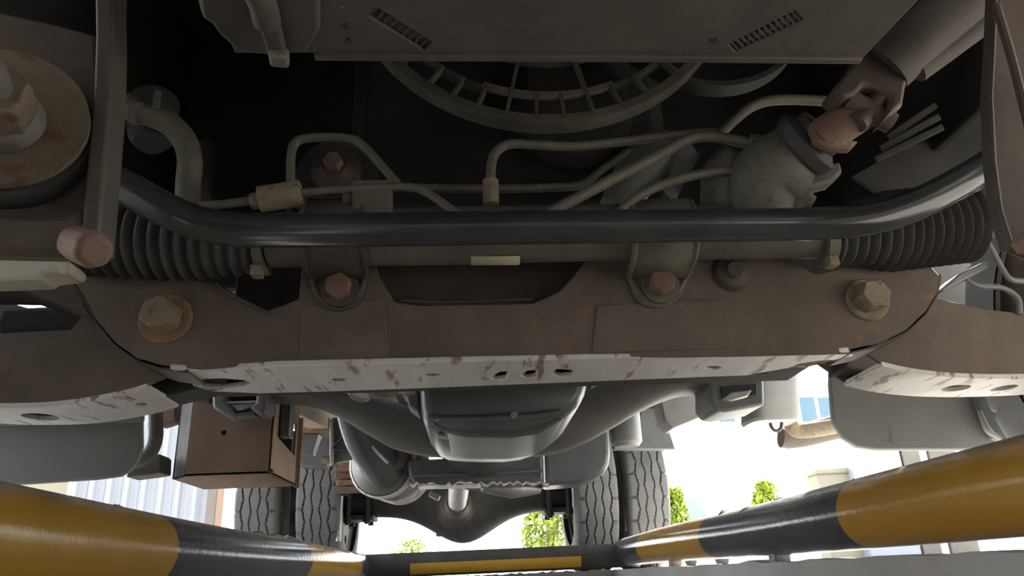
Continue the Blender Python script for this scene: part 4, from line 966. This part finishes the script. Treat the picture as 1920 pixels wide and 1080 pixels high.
g.prism(PL(lowp, 0.994), (0, 0.2, 0)); g.build('sump_step', 'black_sat', op, bevel=0.004, segs=3)
g = G(); g.prism(PL([(818, 812), (838, 814), (838, 820), (818, 818)], 0.998), (0, 0.02, 0)); g.build('tab', 'alu', op, bevel=0.001)
c = P(964, 778, 0.985); g = G(); g.lathe([(0, -0.004), (0.004, -0.004), (0.006, 0.0)], c, (0, 1, 0), 12); g.build('weld_dimple', 'alu', op)
ob = thing('engine_side_bracket', 'pale grey cast bracket at the upper left of the oil pan', 'bracket', P(765, 770, 1.05))
g = G(); g.prism(PL([(753, 715), (785, 715), (786, 775), (776, 768), (765, 760), (763, 742), (754, 740)], 1.05), (0, 0.05, 0)); g.build('casting', 'grey', ob, bevel=0.003)
g = G(); g.box((-0.06, 1.08, 0.33), (0.03, 0.05, 0.12)); g.build('arm', 'grey', ob, bevel=0.003)
g = G(); g.box(P(768, 733, 1.04), (0.02, 0.02, 0.008)); g.build('lug', 'alu', ob, bevel=0.001)
eb = thing('engine_mount_stud', 'small rounded bracket with a bright rim under the left of the cross beam', 'mount', P(675, 748, 1.0))
c = P(676, 735, 1.0); g = G(); g.lathe([(0, 0.03), (0.018, 0.03), (0.019, 0.0), (0.014, -0.008), (0.012, -0.004), (0, -0.004)], c - UZ * 0.0, (0.2, 0.3, 1), 28); g.build('cup', 'alu', eb)
q_ = P(676, 725, 1.01); g = G(); g.bar(q_, Vector((-0.10, 1.05, 0.42)), 0.025, 0.02, (0, 1, 0)); g.build('arm', 'black_dull', eb)
c = P(735, 722, 1.0); g = G(); g.lathe([(0, 0.03), (0.013, 0.03), (0.013, -0.004), (0.008, -0.012), (0, -0.013)], c, (0, 0.2, 1), 20); g.build('stud', 'rust_pale', eb)

# ------------------------------------------------------------------ gearbox sump and casing
gx = thing('gearbox', 'black gearbox with a flat bottomed sump and crinkled bright lower seam', 'gearbox', P(900, 915, 1.9))
YG = 1.85
g = G(); g.prism(PL([(762, 862), (1018, 852), (1020, 902), (986, 906), (776, 910), (766, 890)], YG), (0, 0.10, 0)); g.build('sump', 'black_sat', gx, bevel=0.008, segs=3)
lobe = [(1018, 800), (1142, 790), (1145, 850), (1142, 872), (1132, 888), (1114, 898), (1080, 906), (1022, 910)]
g = G(); g.prism(PL(lobe, YG + 0.02), (0, 0.12, 0)); g.build('transfer_lobe', 'black_sat', gx, bevel=0.012, segs=4)
g = G(); rnd = random.Random(5); rows = []
for i in range(44):
    px = 770 + i * 6.0; py = 908 - 3 * i / 44.0 + rnd.uniform(-3.5, 3.5); p = P(px, py, YG - 0.004); h = S(p, rnd.uniform(4, 9)); d = rnd.uniform(0.006, 0.02)
    rows.append([p, p - UY * d, p - UY * d * 0.8 - UZ * h * 0.4, p - UZ * h * 0.5])
g.ring_loft(rows); g.build('crinkled_seam', 'bare', gx, smooth=25)
g = G(); rows = []
for i in range(26):
    px = 1020 + i * 4.0; py = 907 - 0.1 * i + rnd.uniform(-1.5, 1.5) - (0.02 * i * i); p = P(px, py, YG + 0.05); h = S(p, rnd.uniform(3, 6)); d = 0.01
    rows.append([p, p - UY * d, p - UY * d - UZ * h * 0.4, p - UZ * h * 0.5])
g.ring_loft(rows); g.build('crinkled_seam', 'bare', gx, smooth=25)
g = G(); pts, rs = TP([(772, 893, YG - 0.006, 3), (870, 890, YG - 0.006, 3), (980, 885, YG - 0.006, 3), (1018, 882, YG - 0.006, 3)]); g.tube(pts, rs, 8, 3); g.build('ridge', 'black_sat', gx)
g = G(); pts, rs = TP([(1018, 850, YG - 0.01, 3), (1019, 880, YG - 0.01, 3), (1020, 905, YG - 0.01, 3)]); g.tube(pts, rs, 8, 3); g.build('corner_edge', 'alu', gx)
g = G(); g.prism(PL([(1026, 850), (1040, 850), (1024, 875)], YG + 0.04), (0, 0.02, 0)); g.build('gusset', 'grey', gx)
g = G(); pts, rs = TP([(900, 715, 1.46, 90), (900, 760, 1.6, 95), (900, 820, 1.9, 80), (890, 870, 2.2, 50)]); g.tube(pts, rs, 24, 4); g.build('casing', 'black_dull', gx)
g = G(); g.box((0.03, 1.43, 0.30), (0.12, 0.14, 0.05)); g.build('mount', 'rubber', gx, bevel=0.005)
g = G(); pts, rs = TP([(905, 908, 1.95, 14), (960, 914, 1.97, 20), (1010, 914, 2.0, 12)]); g.tube(pts, rs, 14, 4); g.build('lower_pan', 'alu', gx)

# ------------------------------------------------------------------ exhaust down pipe and converter
ex = thing('exhaust_converter', 'exhaust down pipe with a bright ring clamped converter left of the gearbox', 'exhaust', P(710, 930, 1.9))
g = G(); pts, rs = TP([(648, 760, 1.7, 20), (662, 800, 1.75, 24), (680, 835, 1.8, 28), (706, 862, 1.85, 34), (722, 880, 1.9, 40)]); g.tube(pts, rs, 20, 4); g.build('down_pipe', 'black_sat', ex)
g = G(); pts, rs = TP([(676, 808, 1.78, 3), (700, 840, 1.78, 3), (728, 868, 1.78, 3)]); g.tube(pts, rs, 8); g.build('heat_wire', 'alu', ex)
g = G(); pts, rs = TP([(712, 838, 1.85, 6), (722, 850, 1.85, 12), (730, 866, 1.85, 8)]); g.tube(pts, rs, 12); g.build('sensor', 'grey', ex)
a, b = P(712, 868, 1.9), P(760, 890, 2.12); ax = b - a
g = G(); r0 = S(a, 60); L = ax.length
g.lathe([(0.01, -0.03), (r0 * 0.55, -0.03), (r0 * 0.92, 0.0), (r0, 0.02), (r0, L * 0.8), (r0 * 0.7, L), (0.01, L)], a, ax, 40); g.build('converter_body', 'grey', ex)
for t, w in ((0.12, 0.014), (0.62, 0.018), (0.78, 0.014)):
    c = a + ax * t; g = G(); g.lathe([(r0 * 1.0, -w), (r0 * 1.06, -w * 0.9), (r0 * 1.06, w * 0.9), (r0 * 1.0, w)], c, ax, 40); g.build('band', 'bare', ex)
g = G(); pts, rs = TP([(690, 858, 1.86, 8), (722, 876, 1.86, 9), (748, 868, 1.86, 12), (758, 840, 1.88, 16)]); g.tube(pts, rs, 12); g.build('bracket_arm', 'rust', ex)
c = P(815, 930, 2.12); g = G(); g.box(c, (0.03, 0.02, 0.015), ry=0.5); g.build('clamp_bolt', 'alu', ex, bevel=0.002)

# ------------------------------------------------------------------ leaf springs (left stack shows its leaves)
def leaf_pack(px, py, Y, lab, n, m):
    p = P(px, py, Y); t = thing('leaf_spring', lab, 'leaf spring', Vector((p.x, Y + 0.5, p.z)), 'leaf springs')
    for i in range(n):
        g = G(); half = 0.62 - 0.09 * i; rows = []
        yc = Y + 0.62
        for k in range(13):
            u = -half + 2 * half * k / 12; z = P(760, 940, 3.20).z + 0.155 - i * 0.017 + 0.045 * (u / 0.62) ** 2; x = p.x
            rows.append([Vector((x - 0.033, yc + u, z)), Vector((x + 0.033, yc + u, z)), Vector((x + 0.033, yc + u, z - 0.013)), Vector((x - 0.033, yc + u, z - 0.013))])
        g.ring_loft(rows); g.build('leaf', m, t, bevel=0.002)
    return t, p
lp, lpp = leaf_pack(655, 925, 2.58, 'rusty leaf spring stack on the left side under the pale guard plate', 5, 'rust_orange')
rp_, rpp = leaf_pack(1080, 915, 2.58, 'dark leaf spring stack on the right side beside the inner tyre', 5, 'black_dull')
sh = thing('spring_shackle', 'brown stepped shackle with a pale plate in front of the left leaf spring', 'shackle', P(650, 925, 2.1))
for k, (px, py, w, h, m) in enumerate(((643, 862, 24, 12, 'label'), (648, 878, 40, 12, 'rust_orange'), (650, 892, 44, 10, 'rust_red'), (654, 905, 46, 10, 'rust_orange'), (658, 917, 50, 9, 'rust_red'))):
    c = P(px, py, 2.1); g = G(); g.box(c + UY * 0.02, (S(c, w), 0.05 + 0.0 * k, S(c, h))); g.build('plate', m, sh, bevel=0.002)
g = G(); g.box(P(643, 850, 2.13), (0.05, 0.02, 0.05)); g.build('eye_block', 'rust_pale', sh, bevel=0.003)
c = P(618, 862, 2.1); g = G(); g.hexn(c, (-1, 0, 0), 0.012, 0.02); g.build('pin', 'rust_pale', sh)

# ------------------------------------------------------------------ rear axle with differential, propeller shaft
YA = 3.20
rx = thing('rear_axle', 'dark rear axle with a round bottomed differential hanging low in the middle', 'rear axle', P(868, 1012, YA - 0.15))
xl, xr = P(643, 950, YA).x, P(1070, 940, YA).x
za = P(760, 940, YA).z
pc = P(868, 938, YA)
g = G(); pts = []; rs = []
for i in range(41):
    x = xl + (xr - xl) * i / 40; d = abs(x - pc.x); k = math.exp(-(d / 0.165) ** 2)
    pts.append(Vector((x, YA, za))); rs.append(0.058 + 0.115 * k)
g.tube(pts, rs, 36, 1); g.build('axle_housing', 'black_dull', rx, smooth=60)
g = G(); c = P(857, 946, YA - 0.15); g.lathe([(0.125, 0.12), (0.10, 0.06), (0.075, 0.0), (0.058, -0.05), (0.055, -0.08), (0, -0.08)], c, (0, 1, 0), 32); nose = g.build('nose', 'rust_dark', rx)
g = G(); g.lathe([(0, -0.09), (0.055, -0.09), (0.058, -0.075), (0.058, -0.06), (0, -0.06)], c, (0, 1, 0), 24); g.build('drive_flange', 'rust', nose)
c = P(832, 1010, YA); g = G(); g.box(c + UZ * 0.015, (0.06, 0.05, 0.012)); g.build('drain_tab', 'grey', rx, bevel=0.003)
for px, y0 in ((654, 985), (690, 983), (1030, 972), (1066, 968)):
    p = P(px, y0, YA - 0.05)
    for dy in (-0.03, 0.09):
        g = G(); g.tube([p + UY * dy, p + UY * dy + UZ * 0.02, Vector((p.x, p.y + dy, za + 0.1))], 0.011, 10, 1); u = g.build('u_bolt', 'black_dull', rx)
    g = G(); g.hexn(p + UZ * 0.008 + UY * -0.03, (0, 0, 1), 0.019, 0.02); g.build('u_bolt_nut', 'black_dull', rx)
for xa_, xb_ in ((646, 705), (1018, 1070)):
    a, b = P(xa_, 962, YA), P(xb_, 952, YA); g = G(); g.box(((a.x + b.x) / 2, YA, za - 0.062), (b.x - a.x, 0.16, 0.02)); g.build('spring_plate', 'black_dull', rx, bevel=0.004)
ps = thing('propeller_shaft', 'dusty grey propeller shaft running back into the differential', 'shaft', P(856, 950, 2.5))
a = P(862, 895, 2.28); b = P(857, 948, YA - 0.24)
g = G(); g.tube([a, b], 0.034, 28, 1); g.build('shaft_tube', 'alu', ps)
g = G(); dd = (b - a).normalized(); g.tube([b - dd * 0.10, b - dd * 0.05, b], [0.04, 0.05, 0.042], 20, 3); g.build('joint', 'rust_dark', ps)

# ------------------------------------------------------------------ rear dual wheels, tread cut into the rubber
def tyre_mesh(R, W):
    nu, nv = 252, 56
    me_v, me_f = [], []
    for i in range(nu):
        a = 2 * math.pi * i / nu
        for j in range(nv):
            t = -1 + 2 * j / (nv - 1); xw = t * W / 2
            at_ = abs(t)
            if at_ < 0.80: r = R - 0.006 * (at_ / 0.8) ** 2
            else:
                k = (at_ - 0.80) / 0.20; r = R - 0.006 - 0.085 * k ** 2.2
                xw = (1 if t > 0 else -1) * W / 2 * (0.80 + 0.20 * math.sin(min(1.0, k * 1.25) * math.pi / 2))
            ph = (i % 12) / 12.0
            zig = 0.055 * (1 - abs(2 * ph - 1) * 2)
            gr = 0
            for c in (-0.56, -0.19, 0.19, 0.56):
                sgn = 1 if c in (-0.56, 0.19) else -1
                if abs(t - c - sgn * zig) < 0.022: gr = 1
            if at_ > 0.70 and at_ < 0.98 and (i % 12) in (0,): gr = 1
            if gr: r -= 0.010
            me_v.append((xw, r * math.cos(a), r * math.sin(a)))
    for i in range(nu):
        for j in range(nv - 1):
            k = (i + 1) % nu
            me_f.append((i * nv + j, i * nv + j + 1, k * nv + j + 1, k * nv + j))
    return me_v, me_f
RT, WT = 0.305, 0.165
tv, tf = tyre_mesh(RT, WT)
protos = {}
def rear_wheel(px, lab, rim_m, outer, at=None):
    p = P(px, 985, YA - 0.29); c = Vector((p.x, YA, RT - 0.004)) if at is None else Vector((at[0], at[1], 0))
    t = thing('wheel_assembly', lab, 'wheel', Vector((c.x, c.y, 0)), 'truck wheels')
    if 'tyre' not in protos:
        g = G(); g.add([Vector(v) + Vector((0, 0, RT - 0.004)) for v in tv], tf); ORG['w'] = Vector((0, 0, 0))
        me = bpy.data.meshes.new('tyre'); me.from_pydata([tuple(v) for v in g.v], [], g.f); me.shade_smooth(); me.set_sharp_from_angle(angle=math.radians(35)); me.materials.append(M['tyre']); protos['tyre'] = me
        for key, mm in (('rim_a', 'rust_dark'), ('rim_b', 'grey')):
            g = G(); zc_ = Vector((0, 0, RT - 0.004))
            g.lathe([(0.20, -0.082), (0.214, -0.080), (0.214, -0.07), (0.19, -0.06), (0.185, 0.06), (0.214, 0.07), (0.214, 0.08), (0.2, 0.082)], zc_, (1, 0, 0), 40)
            me = bpy.data.meshes.new('rim'); me.from_pydata([tuple(v) for v in g.v], [], g.f); me.shade_smooth(); me.set_sharp_from_angle(angle=math.radians(40)); me.materials.append(M[mm]); protos[key] = me
        g = G(); zc_ = Vector((0, 0, RT - 0.004))
        hs = []
        outl = [zc_ + Vector((0.0, math.cos(2 * math.pi * k / 48), math.sin(2 * math.pi * k / 48))) * 0.188 for k in range(48)]
        for q in range(8):
            a = 2 * math.pi * (q + 0.3) / 8; cc = zc_ + Vector((0, math.cos(a), math.sin(a))) * 0.145
            hs.append([cc + Vector((0, math.cos(2 * math.pi * k / 12), math.sin(2 * math.pi * k / 12))) * 0.02 for k in range(12)])
        g.prism(outl, (0.008, 0, 0), hs)
        me = bpy.data.meshes.new('disc'); me.from_pydata([tuple(v) for v in g.v], [], g.f); me.materials.append(M['rust_dark']); protos['disc'] = me
    for nm, key in (('tyre', 'tyre'), ('rim', rim_m), ('disc', 'disc')):
        o = bpy.data.objects.new(nm, protos[key]); COL.objects.link(o); o.parent = t
        if nm == 'disc': o.location.x = 0.05 * outer
    return t
rear_wheel(476, 'outer rear tyre with zigzag tread on the left, below the battery box', 'rim_a', -1)
rear_wheel(592, 'inner rear tyre with zigzag tread on the left, beside the leaf spring', 'rim_a', 1)
rear_wheel(1126, 'inner rear tyre on the right, beside the axle', 'rim_a', -1)
rear_wheel(1224, 'outer rear tyre on the right, against the bright yard', 'rim_a', 1)
rear_wheel(0, 'dark front wheel behind the left control arm', 'rim_a', -1, (-0.79, 0.88))
rear_wheel(0, 'dark front wheel behind the right control arm at the edge', 'rim_a', 1, (0.93, 0.90))
# drum between the left duals with its slotted rusty plate
wd = thing('wheel_spacer_plate', 'dark rusty slotted plate between the two left rear tyres', 'plate', P(525, 1010, 2.86))
p0 = P(525, 960, 2.94)
g = G(); g.prism(PL([(509, 905), (543, 905), (541, 1002), (524, 1006), (511, 1000)], 2.98), (0, 0.02, 0), [[P(a, b, 2.98) for a, b in ((521, 938), (527, 936), (530, 945), (529, 970), (524, 978), (520, 976))]]); g.build('plate', 'rust_dark', wd)
g = G(); g.tube(PL([(521, 938), (527, 936), (530, 945), (529, 970), (524, 978), (520, 976), (521, 938)], 2.975), 0.003, 6, 1); g.build('slot_rim', 'rust_pale', wd)
wd2 = thing('wheel_spacer_plate', 'dark plate with two pale holes between the two right rear tyres', 'plate', P(1180, 1010, 2.98))
g = G(); g.prism(PL([(1170, 880), (1196, 878), (1196, 992), (1172, 996)], 2.98), (0, 0.02, 0), [[P(a, b, 2.98) for a, b in ((1179, 888), (1192, 886), (1191, 904), (1186, 912), (1179, 908))], [P(a, b, 2.98) for a, b in ((1179, 982), (1184, 976), (1194, 975), (1195, 990), (1186, 992))]]); g.build('plate', 'rust_dark', wd2)
# brake cable and shock beside left inner tyre
sa = thing('shock_absorber', 'slim dark shock absorber beside the left inner rear tyre', 'shock absorber', P(632, 1010, 3.0))
g = G(); pts, rs = TP([(634, 1015, 2.95, 5), (637, 960, 2.95, 5), (642, 900, 2.95, 5)]); g.tube(pts, rs, 12, 1); g.build('rod', 'alu', sa)
g = G(); pts, rs = TP([(644, 930, 2.95, 10), (648, 860, 2.95, 10)]); g.tube(pts, rs, 14, 1); g.build('body', 'black_dull', sa)

# ------------------------------------------------------------------ right side: air tank, exhaust tail, mud guard
tk = thing('vacuum_tank', 'grey upright canister with a wire ring hanging under the right rail mount', 'canister', P(1446, 800, 1.5))
g = G()
def rr(Y): return None
c0, c1 = P(1444, 795, 1.55), P(1444, 640, 1.55); r = S(c0, 47)
rows = []
for p, k in ((c0 + UZ * 0.0, 0.93), (c0 + UZ * 0.006, 1.0), (c1, 0.97)):
    row = []
    for q in range(28):
        a = 2 * math.pi * q / 28; ca, sa_ = math.cos(a), math.sin(a)
        row.append(p + Vector(((abs(ca) ** 0.5) * math.copysign(1, ca) * r * k, (abs(sa_) ** 0.5) * math.copysign(1, sa_) * r * k, 0)))
    rows.append(row)
g.ring_loft(rows); g.build('canister', 'grey', tk, smooth=40)
g = G(); g.box(((c1.x + 0.42) / 2 + 0.02, c1.y, c1.z - 0.012), (c1.x - 0.42 + 0.06, 0.03, 0.03)); g.build('hanger', 'black_dull', tk, bevel=0.003)
g = G(); pts = PL([(1444, 793), (1448, 803), (1456, 808), (1464, 803), (1466, 792)], 1.5); g.tube(pts, 0.0035, 8, 4); g.build('wire_ring', 'wiring', tk)
et = thing('exhaust_tail_pipe', 'dull grey exhaust pipe and muffler end behind the right mud flap', 'exhaust', P(1520, 830, 1.6))
g = G(); pts, rs = TP([(1478, 780, 1.6, 14), (1486, 800, 1.6, 14), (1502, 808, 1.6, 14), (1560, 800, 1.58, 14), (1620, 785, 1.56, 14)]); g.tube(pts, rs, 16, 5); g.build('pipe', 'rust_pale', et)
g = G(); pts, rs = TP([(1464, 820, 1.75, 19), (1500, 818, 1.75, 21), (1640, 780, 1.75, 24)]); g.tube(pts, rs, 24, 2); g.build('muffler', 'rust_dark', et)
rg = thing('rear_mud_guard', 'black plastic guard above the right rear tyres', 'mud guard', P(1240, 845, 2.6))
g = G(); g.prism(PL([(1205, 765), (1243, 765), (1258, 815), (1267, 843), (1215, 843), (1150, 842), (1190, 800)], 2.6), (0, 0.04, 0)); g.build('panel', 'black_sat', rg, bevel=0.004)
g = G(); q_ = P(1225, 780, 2.62); g.bar(q_, Vector((q_.x, 2.62, 0.768)), 0.05, 0.02, (0, 1, 0)); g.build('stay', 'black_dull', rg)
g = G(); pts, rs = TP([(1242, 766, 2.59, 2), (1256, 812, 2.59, 2)]); g.tube(pts, rs, 8, 1); g.build('edge_strip', 'alu', rg)
rb = thing('rail_gusset', 'dark grey diagonal gusset joining the right rail to the cross member', 'gusset', P(1330, 780, 1.7))
g = G(); q_ = P(1290, 740, 1.84); g.bar(q_, Vector((0.43, 1.84, 0.5)), 0.05, 0.03, (0, 1, 0)); g.build('stay', 'black_dull', rb)
g = G(); g.prism(PL([(1236, 745), (1300, 722), (1345, 718), (1345, 770), (1262, 803), (1246, 790)], 1.8), (0, 0.08, 0), [PL([(1304, 728), (1324, 726), (1326, 746), (1307, 750)], 1.8)]); g.build('plate', 'grey', rb, bevel=0.005)
fc = thing('fuel_filter', 'dim rounded filter canister right of the gearbox', 'filter', P(1175, 840, 1.95))
g = G(); c = P(1175, 838, 1.95); r = S(c, 30); g.lathe([(0, 0), (r * 0.75, 0), (r, 0.012), (r, 0.09), (0, 0.09)], c, (0, 0, 1), 28); g.build('canister', 'grey', fc)
g = G(); g.bar(c + UZ * 0.08, Vector((0.40, 1.95, 0.52)), 0.02, 0.02, (0, 1, 0)); g.build('stalk', 'black_dull', fc)
g = G(); c2_ = c + UZ * 0.085; g.lathe([(r * 0.5, 0), (r * 1.05, 0), (r * 1.05, 0.012), (r * 0.5, 0.012)], c2_, (0, 0, 1), 28); g.build('collar', 'rust_red', fc)
# wires and struts at the right edge
wl = thing('brake_hose', 'thin dark hose dropping from the bar end to the right arm', 'hose', P(1890, 530, 0.72))
g = G(); pts, rs = TP([(1795, 362, 0.70, 5), (1815, 400, 0.71, 5), (1850, 450, 0.715, 5), (1880, 505, 0.72, 5), (1896, 524, 0.72, 6), (1925, 528, 0.72, 6)]); g.tube(pts, [0.003] * 6, 10, 5); g.build('hose', 'grey', wl)
ww = thing('bump_stop_plate', 'thin bent steel plate catching light above the right arm', 'plate', P(1800, 540, 0.72))
g = G(); g.prism(PL([(1764, 543), (1800, 512), (1850, 488), (1856, 500), (1810, 524), (1772, 545)], 0.73), (0, 0.03, 0)); g.build('plate', 'grey', ww, bevel=0.002)
g = G(); pts, rs = TP([(1812, 524, 0.74, 4), (1836, 536, 0.74, 5), (1880, 540, 0.74, 5), (1908, 560, 0.74, 6), (1912, 590, 0.74, 6)]); g.tube(pts, rs, 10); g.build('rod', 'grey', ww)
